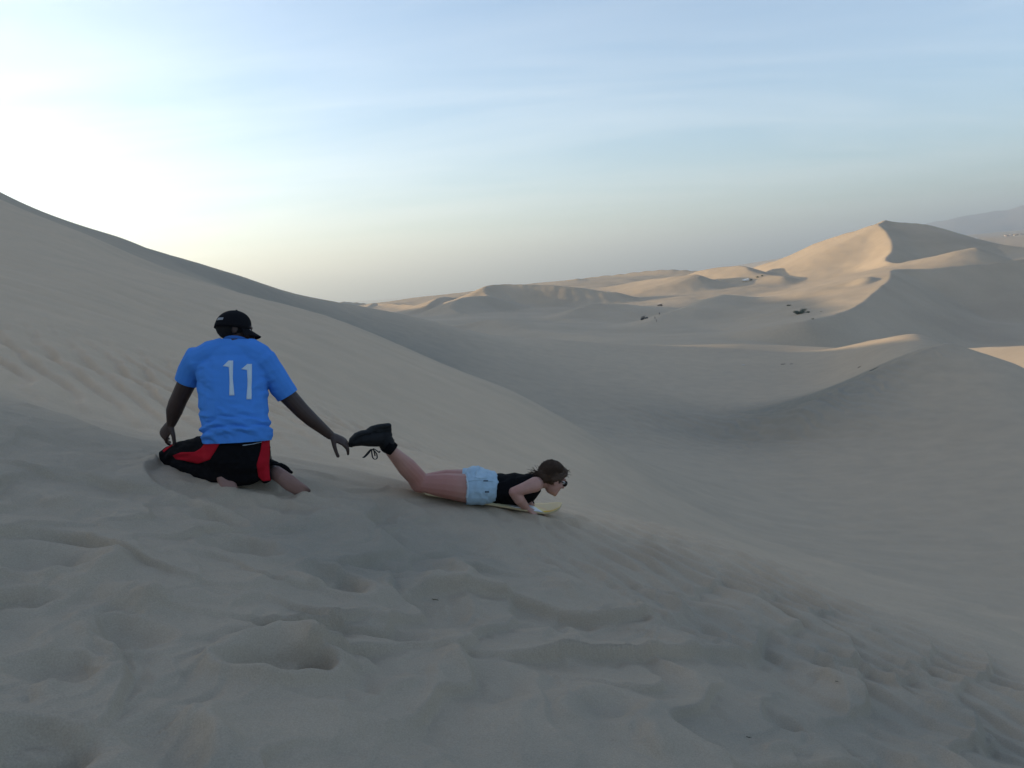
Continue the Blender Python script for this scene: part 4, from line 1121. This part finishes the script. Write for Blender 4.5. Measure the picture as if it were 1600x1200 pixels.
    for k in range(90):                                    # nape
        strand(P(-0.10 + rr.uniform(-.03, .03), -0.02 + rr.uniform(-.04, .05), rr.uniform(-.06, .06)), -Fh * rr.uniform(.3, 1) + Uh * rr.uniform(-.7, .5) + Rv * rr.gauss(0, .5), rr.uniform(.02, .06))
    for k in range(40):                                   # crown
        a = rr.uniform(0, 2 * math.pi); e = rr.uniform(0, 1.2)
        strand(P(-0.026 + 0.097 * math.sin(e) * math.cos(a), 0.04 + 0.089 * math.cos(e), 0.085 * math.sin(e) * math.sin(a)), -Fh * 1.0 + Uh * rr.uniform(-.3, .12) + Rv * rr.gauss(0, .25), rr.uniform(.02, .04))
    for k in range(170):
        la = rr.uniform(-1.35, 1.35); lift = rr.uniform(1.0, 1.09); pts = []
        for m_ in range(9):
            a = -0.55 + (2.55 - rr.uniform(0, 0.25)) * m_ / 8
            squeeze = math.cos(0.5 * max(0.0, a - 0.9))
            pts.append(P(-0.026 + 0.099 * lift * math.cos(la * squeeze) * -math.sin(a) , 0.036 + 0.091 * lift * math.cos(a) * math.cos(la * squeeze * 0.8), 0.087 * lift * math.sin(la * squeeze)) + Vector((rr.gauss(0, .002), rr.gauss(0, .002), rr.gauss(0, .002))))
        st.append(tube(pts, [0.0014] * 8 + [0.0006], n=4))
    for k in range(70):
        a = P(-0.105 + rr.uniform(-.015, .015), -0.012 + rr.uniform(-.02, .02), rr.uniform(-.02, .02))
        d0 = -Fh * 0.9 - Uh * rr.uniform(-.05, .5) + Rv * rr.gauss(0, .22)
        strand(a, d0, rr.uniform(.06, .11), 0.0014)
    wisps = pydata('wisps', st, w, hair_m, True); wisps.parent = hair; tag(wisps, kind='stuff')
    # sunglasses
    lens = []
    for s_ in (-1, 1):
        lens.append(blob(P(0.096, 0.012, s_ * 0.033), Rv * 0.030, Fh * 0.007 + Rv * (-0.004 * s_), Uh * 0.022))
    sg = pydata('sunglasses', lens, w, M_DARK)
    for s_ in (-1, 1): pydata('temple', [tube([P(0.092, 0.018, s_ * 0.062), P(0.04, 0.016, s_ * 0.078), P(-0.005, 0.012, s_ * 0.082)], [0.0035] * 3, n=6)], sg, M_DARK).location = (0, 0, 0)
    pydata('bridge', [tube([P(0.102, 0.018, -0.008), P(0.106, 0.020), P(0.102, 0.018, 0.008)], [0.003] * 3, n=6)], sg, M_DARK)
    # boots
    def boot(dp, du, dv_):
        B = lambda u_, v_, d=0.0: at(u_ + du, v_ + dv_, 5.45 + dp + d)
        S = (fwd + right * 0.15).normalized()
        up_parts = [tube([B(552, 692, -0.07), B(563, 686, -0.05), B(576, 686, -0.02), B(590, 685, 0.02), B(600, 683, 0.05)],
                         [(0.026, 0.034), (0.046, 0.044), (0.050, 0.044), (0.056, 0.040), (0.050, 0.034)], up),
                    tube([B(598, 682, 0.05), B(603, 690, 0.06), B(607, 698, 0.07)], [(0.055, 0.04), (0.055, 0.045), (0.052, 0.046)], right)]
        root, bb = fuse('boot', up_parts, w, shoe_m, 0.0045, 3)
        # rubber sole along the upper side of the picture, with a step at the arch
        So = []
        for pts, rad in (([B(548.5, 695, -0.075), B(551, 687, -0.07), B(558, 680, -0.06), B(567, 676.5, -0.045), B(576, 675.5, -0.02)], [0.020, 0.036, 0.044, 0.046, 0.042]),
                         ([B(577, 674, -0.02), B(583, 669.5, 0.0), B(592, 667, 0.025), B(602, 665.8, 0.05), B(607, 665.2, 0.06)], [0.036, 0.034, 0.034, 0.036, 0.034])):
            So.append(tube(pts, [(0.019, r) for r in rad], up, 12))
        So.append(tube([B(586, 673, 0.01), B(597, 672, 0.05), B(606, 671, 0.06)], [(0.026, 0.036), (0.030, 0.036), (0.028, 0.034)], up, 12)); So.append(tube([B(606, 671, 0.06), B(609, 680, 0.062)], [(0.03, 0.018), (0.034, 0.018)], fwd, 12))
        so, _ = fuse('boot_sole', So, w, sole_m, 0.0045, 2); so.parent = root
        # ankle sock
        sk = pydata('sock', [tube([B(603, 694, 0.06), B(611, 700, 0.075), B(615, 703, 0.08)], [0.050, 0.047, 0.044], None, 16, True)], w, M_BLACK)
        tab = pydata('pull_tab', [tube([B(610, 686, 0.06), B(614, 687, 0.06), B(616.5, 687.5, 0.065)], [0.004, 0.003, 0.002], n=6)], w, shoe_m); tab.parent = root
        # laces: criss-cross rows and two loops of the bow hanging under the foot
        k0 = B(582, 702, 0.0)
        for loop in ([(0, 0), (-4, 4), (-10, 11), (-12.5, 12.5), (-10, 12.5), (-4, 7), (0, 1)], [(1, 0), (1.5, 6), (3, 13), (6, 15.5), (9.5, 14), (9.5, 9), (7, 4), (2, 0)],
                     [(3, 0), (5, 3), (6.5, 10)], [(4, -1), (9, 2), (13, 5), (14, 3)]):
            pts = [at(580 + du + a, 702 + dv_ + b, 5.42 + dp - 0.015) for a, b in loop]
            sm_ = [Vector(p) for p in smooth_poly([tuple(p) for p in pts], 5)]
            l_ = pydata('lace', [tube(sm_, [0.0024] * len(sm_), n=6)], w, shoe_m); l_.parent = root
        lg = pydata('logo', [blob(B(588.5, 684.5, -0.022), right * 0.010 + up * 0.004, up * 0.006, fwd * 0.003, 10, 6)], w, plain('pale patch', (0.35, 0.38, 0.45), 0.5, 0.1)); lg.parent = root
        return root
    boot(0.0, 0, 0)
    boot(0.19, -1, 0)
    return w
lying_person()
# ------------------------------------------------------------------ small things on the far dunes
def on_ground(u, v, r0_, r1_):
    """first place along a line of sight where the sand is met between two ranges"""
    th, e = ray(u, v)
    rr = np.linspace(r0_, r1_, 400)
    x, y = rr * math.sin(th), rr * math.cos(th)
    z = height(x, y)
    k = np.argmax(z / rr)
    hit = np.where(z >= e * rr)[0]
    if len(hit): k = hit[0]
    return Vector((x[k], y[k], z[k]))
def ground_normal(p, h=1.0):
    a = height([p.x - h, p.x + h, p.x, p.x], [p.y, p.y, p.y - h, p.y + h])
    return Vector((-(a[1] - a[0]) / (2 * h), -(a[3] - a[2]) / (2 * h), 1)).normalized()
def box(c, sx, sy, sz, X=Vector((1, 0, 0)), Y=Vector((0, 1, 0)), Z=Vector((0, 0, 1)), taper=1.0):
    V = [c + X * (a * sx / 2) * (taper if k > 0 else 1) + Y * (b * sy / 2) * (taper if k > 0 else 1) + Z * (k * sz / 2) for k in (-1, 1) for a, b in ((-1, -1), (1, -1), (1, 1), (-1, 1))]
    return V, [(3, 2, 1, 0), (4, 5, 6, 7), (0, 1, 5, 4), (1, 2, 6, 5), (2, 3, 7, 6), (3, 0, 4, 7)]
M_TUBE = plain('dark painted tube', (0.02, 0.02, 0.022), 0.5, 0.1)
M_TYRE = plain('tyre rubber', (0.015, 0.015, 0.016), 0.9, 0.2)
M_SEAT = plain('dark vinyl', (0.025, 0.022, 0.022), 0.6, 0.2)
M_SHEET = plain('white sheet', (0.78, 0.78, 0.76), 0.5, 0.05)
def buggy(p, yaw, label, roof_mat, s=1.0):
    root = bpy.data.objects.new('dune_buggy', None); COL.objects.link(root)
    root.location = p
    tag(root, label, 'buggy', 'dune buggies on the far valley dunes')
    Z = ground_normal(p, 2.0); X = orth(Z, Vector((math.cos(yaw), math.sin(yaw), 0))); Y = Z.cross(X)
    G = lambda x, y, z: p + X * x * s + Y * y * s + Z * (z * s - 0.08)
    pydata('chassis', [box(G(0, 0, 0.62), 3.4 * s, 1.3 * s, 0.34 * s, X, Y, Z, 0.92), box(G(1.75, 0, 0.72), 0.7 * s, 1.0 * s, 0.35 * s, X, Y, Z, 0.7), box(G(-1.75, 0, 0.85), 0.7 * s, 1.1 * s, 0.6 * s, X, Y, Z, 0.8)], root, plain('buggy paint', (0.05, 0.05, 0.055), 0.5, 0.1), False)
    cage = []
    for y in (-0.75, 0.75):
        cage.append(tube([G(1.4, y, 0.8), G(0.85, y, 1.75), G(-1.35, y, 1.8), G(-1.9, y, 0.9)], [0.05 * s] * 4, n=8))
        cage.append(tube([G(-0.3, y, 0.8), G(-0.3, y, 1.8)], [0.045 * s] * 2, n=8))
    for x, z in ((0.85, 1.75), (-0.3, 1.8), (-1.35, 1.8)): cage.append(tube([G(x, -0.75, z), G(x, 0.75, z)], [0.045 * s] * 2, n=8))
    pydata('roll_cage', cage, root, M_TUBE)
    pydata('roof_panel', [box(G(-0.25, 0, 1.9), 2.3 * s, 1.6 * s, 0.06 * s, X, Y, Z)], root, roof_mat, False)
    for x in (0.35, -0.55, -1.25):
        for y in (-0.38, 0.38):
            pydata('seat', [box(G(x, y, 0.9), 0.5 * s, 0.5 * s, 0.16 * s, X, Y, Z), box(G(x - 0.28, y, 1.22), 0.12 * s, 0.48 * s, 0.6 * s, X, Y, Z, 0.9)], root, M_SEAT, False)
    for x, rw in ((1.45, 0.42), (-1.45, 0.50)):
        for y in (-0.95, 0.95):
            c = G(x, y, rw)
            wv = [c + (X * math.cos(a) + Z * math.sin(a)) * (rw - 0.13) * s for a in np.linspace(0, 2 * math.pi, 17)]
            wh = pydata('wheel', [tube([c - Y * 0.16 * s, c + Y * 0.16 * s], [rw * s, rw * s], X, 16, True)], root, M_TYRE)
            pydata('rim', [tube([c - Y * 0.17 * s, c + Y * 0.17 * s], [rw * 0.5 * s] * 2, X, 12, True)], wh, M_TUBE)
    return root
buggy(on_ground(1031, 478, 350, 800), R(200), 'dune buggy with white roof parked on the far valley slope', M_SHEET, 1.0)
buggy(on_ground(1007, 499, 350, 800), R(20), 'dark dune buggy parked lower on the far valley slope', M_TUBE, 1.15)

def small_person(p, yaw, label, top, lean=0.0):
    root = bpy.data.objects.new('person', None); COL.objects.link(root); root.location = p
    bpy.context.view_layer.update()
    tag(root, label, 'person', 'people standing by the far buggies')
    X = Vector((math.cos(yaw), math.sin(yaw), 0)); Y = Vector((-math.sin(yaw), math.cos(yaw), 0)); Z = Vector((0, 0, 1))
    G = lambda x, y, z: p + X * x + Y * y + Z * (z - 0.03)
    hp, *_ = head_parts(G(0.03, 0, 1.62), X, Z, 1.0)
    parts = hp + [tube([G(0, 0, 0.9), G(0, 0, 1.2), G(0, 0, 1.42)], [(0.17, 0.11), (0.17, 0.11), (0.19, 0.10)], Y), tube([G(0, 0, 1.4), G(0.02, 0, 1.55)], [0.06, 0.055])]
    for q in (-1, 1):
        parts.append(tube([G(0, q * 0.09, 0.92), G(0.03, q * 0.11, 0.5), G(0.0, q * 0.12, 0.08)], [0.095, 0.065, 0.045]))
        parts.append(tube([G(-0.03, q * 0.12, 0.05), G(0.15, q * 0.13, 0.04)], [0.045, 0.035]))
        parts.append(tube([G(0, q * 0.19, 1.4), G(-0.02, q * 0.25, 1.1), G(0.06, q * 0.26, 0.85)], [0.055, 0.042, 0.03]))
        parts.append(tube([G(0.06, q * 0.26, 0.85), G(0.08, q * 0.26, 0.74)], [0.04, 0.025]))
    fuse('body', parts, root, plain('tanned skin', (0.25, 0.15, 0.11), 0.7, 0.1), 0.016, 2)
    fuse('shirt', [tube([G(0, 0, 0.95), G(0, 0, 1.2), G(0, 0, 1.42)], [(0.19, 0.13), (0.19, 0.13), (0.20, 0.12)], Y)] + [tube([G(0, q * 0.17, 1.42), G(-0.01, q * 0.23, 1.2)], [0.075, 0.065]) for q in (-1, 1)], root, plain('shirt cloth', top, 0.9, 0.1), 0.02, 2)
    fuse('trousers', [tube([G(0, 0, 0.98), G(0, 0, 0.86)], [(0.185, 0.125), (0.18, 0.12)], Y)] + [tube([G(0, q * 0.09, 0.92), G(0.03, q * 0.11, 0.5), G(0, q * 0.12, 0.14)], [0.108, 0.08, 0.065]) for q in (-1, 1)], root, plain('trouser cloth', (0.03, 0.032, 0.04), 0.9, 0.1), 0.02, 2)
for (u, v, yw, col, lab) in ((1023.5, 498.5, 200, (0.03, 0.03, 0.04), 'distant person in black standing nearest the dark buggy'),
                            (1025.5, 503, 150, (0.05, 0.05, 0.06), 'distant person in grey, lowest of those on the valley slope'),
                            (1030.5, 492, 260, (0.10, 0.09, 0.09), 'distant person between the two far buggies')):
    small_person(on_ground(u, v, 350, 800), R(yw), lab, col)

# ------------------------------------------------------------------ desert shrubs
M_LEAF = plain('grey green leaves', (0.085, 0.11, 0.075), 0.8, 0.5, 0.8)
M_STEM = plain('grey bark', (0.09, 0.075, 0.06), 0.9, 0.2, 3)
def shrub(p, w, h, d, label, group, seed, leaves=700, leaf=0.34):
    rr = np.random.default_rng(seed)
    root = bpy.data.objects.new('desert_shrub', None); COL.objects.link(root); root.location = p
    tag(root, label, 'shrub', group)
    clumps = [(rr.normal(0, w * 0.24), rr.normal(0, d * 0.24), h * rr.uniform(0.25, 0.75), rr.uniform(0.22, 0.4) * h) for _ in range(12)]
    V, F = [], []
    for k in range(leaves):
        cx, cy, cz, cr_ = clumps[rr.integers(len(clumps))]
        q = rr.normal(0, 0.6, 3) * np.array([cr_ * 1.5, cr_ * 1.5, cr_])
        c = np.array([p.x + cx + q[0], p.y + cy + q[1], 0])
        gz = p.z
        c[2] = gz + max(0.05, cz + q[2])
        a = rr.normal(size=3); a /= np.linalg.norm(a); b = np.cross(a, rr.normal(size=3)); b /= np.linalg.norm(b)
        o = len(V); s = leaf * rr.uniform(0.5, 1.2)
        V += [tuple(c - a * s), tuple(c + b * s * 0.4), tuple(c + a * s), tuple(c - b * s * 0.4)]; F.append((o, o + 1, o + 2, o + 3))
    pydata('foliage', [([Vector(v) for v in V], F)], root, M_LEAF, False)
    for cx, cy, cz, cr_ in clumps[:7]:
        pydata('stem', [tube([p + Vector((cx * 0.2, cy * 0.2, -0.3)), p + Vector((cx * 0.5, cy * 0.5, cz * 0.6)), p + Vector((cx, cy, cz))], [0.09 * h / 3, 0.07 * h / 3, 0.04 * h / 3], n=6)], root, M_STEM)
G1 = 'shrubs in the far valley'
for k, (u, v, w, h, d, lab, n_) in enumerate((
    (1248, 491, 6.0, 1.9, 4.0, 'largest dark green thicket in the far valley hollow', 900),
    (1256, 488, 2.4, 2.2, 2.4, 'bushy crown rising at the right of the largest far thicket', 500),
    (1263, 489, 2.6, 0.8, 1.6, 'low shrub just right of the largest far thicket', 300),
    (1233, 478, 2.2, 0.8, 1.4, 'small dark shrub above and left of the largest far thicket', 300),
    (1270, 499, 0.9, 0.35, 0.7, 'tiny shrub on the ridge line below the far thicket', 150),
    (1283, 487, 0.8, 0.3, 0.6, 'tiny lone shrub to the right of the far thicket', 80))):
    shrub(on_ground(u, v, 380, 900), w, h, d, lab, G1, 40 + k, n_, 0.12 + 0.045 * w)
for k, (u, v, lab) in enumerate(((1174, 438, 'dark shrub right beside the white awning'), (1183.5, 434, 'middle shrub of three near the white awning'), (1191, 432, 'shrub farthest right of the white awning'))):
    shrub(on_ground(u, v, 700, 1150), 1.8, 1.3, 1.8, lab, 'shrubs near the white awning', 60 + k, 260, 0.4)

# ------------------------------------------------------------------ white awning far away
def awning():
    p = on_ground(1165, 440, 700, 1150)
    root = bpy.data.objects.new('awning', None); COL.objects.link(root); root.location = p
    tag(root, 'small white awning on posts left of far shrubs', 'awning')
    Vv = [p + Vector(c) for c in ((-3.4, -1.8, 1.7), (3.4, -1.8, 2.7), (3.4, 1.8, 3.1), (-3.4, 1.8, 2.1))]
    o = pydata('canvas', [(Vv, [(0, 1, 2, 3)])], root, M_SHEET, False)
    s = o.modifiers.new('t', 'SOLIDIFY'); s.thickness = 0.06
    for c in Vv: pydata('post', [tube([Vector((c.x, c.y, p.z - 0.6)), c], [0.06, 0.06], n=8)], root, M_TUBE)
    for k in (0, 1): pydata('side_curtain', [box((Vv[0] + Vv[1]) / 2 + Vector((0, 3.6 * k, -0.75)), 6.4, 0.05, 1.2)], root, M_SHEET, False)
awning()

# ------------------------------------------------------------------ town at the foot of the mountains
def town():
    rr = random.Random(3)
    cols = [(0.36, 0.32, 0.28), (0.30, 0.23, 0.19), (0.42, 0.40, 0.37), (0.33, 0.25, 0.20)]
    mats = [plain('town wall %d' % k, c, 0.9, 0.1, 0.05) for k, c in enumerate(cols)]
    wm = plain('dark opening', (0.05, 0.05, 0.06), 0.4, 0.1)
    where = ['nearest the right edge of the picture', 'among the pale far town houses']
    for k in range(8):
        u = 1572 + 3.6 * k + rr.uniform(-1, 1)
        r = rr.uniform(5200, 6200)
        th, _ = ray(u, 380)
        x, y = r * math.sin(th), r * math.cos(th)
        z = ground_z(x, y)
        w, h, d = rr.uniform(10, 20), rr.uniform(4, 8), rr.uniform(10, 16)
        root = bpy.data.objects.new('house', None); COL.objects.link(root); root.location = (x, y, z)
        tag(root, 'pale flat-roofed house of the hazy town below the mountains', 'house', 'far town houses')
        c = Vector((x, y, z + h / 2 - 1))
        pydata('wall', [box(c, w, d, h)], root, mats[k % 4], False)
        pydata('roof', [box(c + Vector((0, 0, h / 2 + 0.3)), w + 0.6, d + 0.6, 0.6)], root, mats[(k + 1) % 4], False)
        for q in range(3):
            pydata('window', [box(c + Vector((w * (q - 1) * 0.3, -d / 2 - 0.02, h * 0.15)), 1.6, 0.2, 1.8)], root, wm, False)
    # long pale shed
    th, _ = ray(1522, 374); r = 5200
    p = Vector((r * math.sin(th), r * math.cos(th), 0)); p.z = ground_z(p.x, p.y)
    root = bpy.data.objects.new('shed', None); COL.objects.link(root); root.location = p
    tag(root, 'long white shed on the hazy plain right of the peak', 'shed')
    pydata('wall', [box(p + Vector((0, 0, 3)), 26, 14, 4)], root, M_SHEET, False)
    pydata('roof', [([p + Vector(c) for c in ((-14, -8, 4.5), (14, -8, 4.5), (14, 0, 6), (-14, 0, 6), (14, 8, 4.5), (-14, 8, 4.5))], [(0, 1, 2, 3), (3, 2, 4, 5), (1, 4, 2), (0, 3, 5)])], root, M_SHEET, False)
town()

# ------------------------------------------------------------------ bits lying on the sand
def litter(u, v, r0_, r1_, length, rad, label, name, cat, mat, seed, bend=0.25, group=None):
    rr = random.Random(seed)
    p = on_ground(u, v, r0_, r1_)
    root = bpy.data.objects.new(name, None); COL.objects.link(root); root.location = p
    tag(root, label, cat, group)
    n = ground_normal(p, 0.3)
    d = orth(n, Vector((1, rr.uniform(-0.25, 0.25), 0)))
    pts = []
    for k in range(6):
        q = p + d * length * (k / 5 - 0.5) + n * (rad * 0.8 + abs(rr.gauss(0, bend * rad * 2))) + n.cross(d) * rr.gauss(0, length * 0.04)
        pts.append(q)
    pydata('stalk', [tube(pts, [rad, rad * 1.1, rad, rad * 0.9, rad * 0.7, rad * 0.4], n=7)], root, mat)
    for s in (-1, 1):
        a = pts[2 + (s > 0)]
        e = (d * 0.7 + n.cross(d) * s * 0.6 + n * 0.25).normalized()
        pydata('side_shoot', [tube([a, a + e * length * 0.12, a + e * length * 0.24], [rad * 0.6, rad * 0.5, rad * 0.25], n=6)], root, mat)
M_TWIG = plain('dry stalk', (0.035, 0.028, 0.024), 0.9, 0.3, 20)
M_STRAW = plain('dry straw', (0.10, 0.085, 0.045), 0.9, 0.3, 60)
for (u, v, L, rd, lab) in ((1224, 569.5, 0.42, 0.022, 'dark dry stalk lying at left on the dune across the bowl'), (1237, 569, 0.25, 0.016, 'short dry stalk just right of the dark one across the bowl'),
                          (1343, 574, 0.25, 0.02, 'short dark stalk midway along the crest across the bowl'), (1366, 577.5, 0.6, 0.014, 'thin long stalk near the right crest across the bowl')):
    litter(u, v, 45, 110, L, rd, lab, 'dry_stalk', 'stalk', M_TWIG, int(u), 0.25, 'dry stalks on the dune across the bowl')
litter(1162, 571, 45, 110, 0.3, 0.022, 'small pale scrap lying on the dune across the bowl', 'pale_scrap', 'litter', plain('bleached scrap', (0.55, 0.54, 0.52), 0.8, 0.1), 5)
litter(681, 938, 2.5, 6, 0.035, 0.0018, 'tiny dry leaf stalk on the trampled sand below the people', 'dry_leaf', 'leaf', M_STRAW, 8)
litter(1309, 1066, 2.5, 6, 0.025, 0.0012, 'tiny twig on the rippled sand at lower right', 'twig', 'twig', M_TWIG, 9)
litter(1170, 1153, 2.5, 6, 0.02, 0.0011, 'tiny twig near the bottom right sand ridge', 'twig', 'twig', M_TWIG, 10)
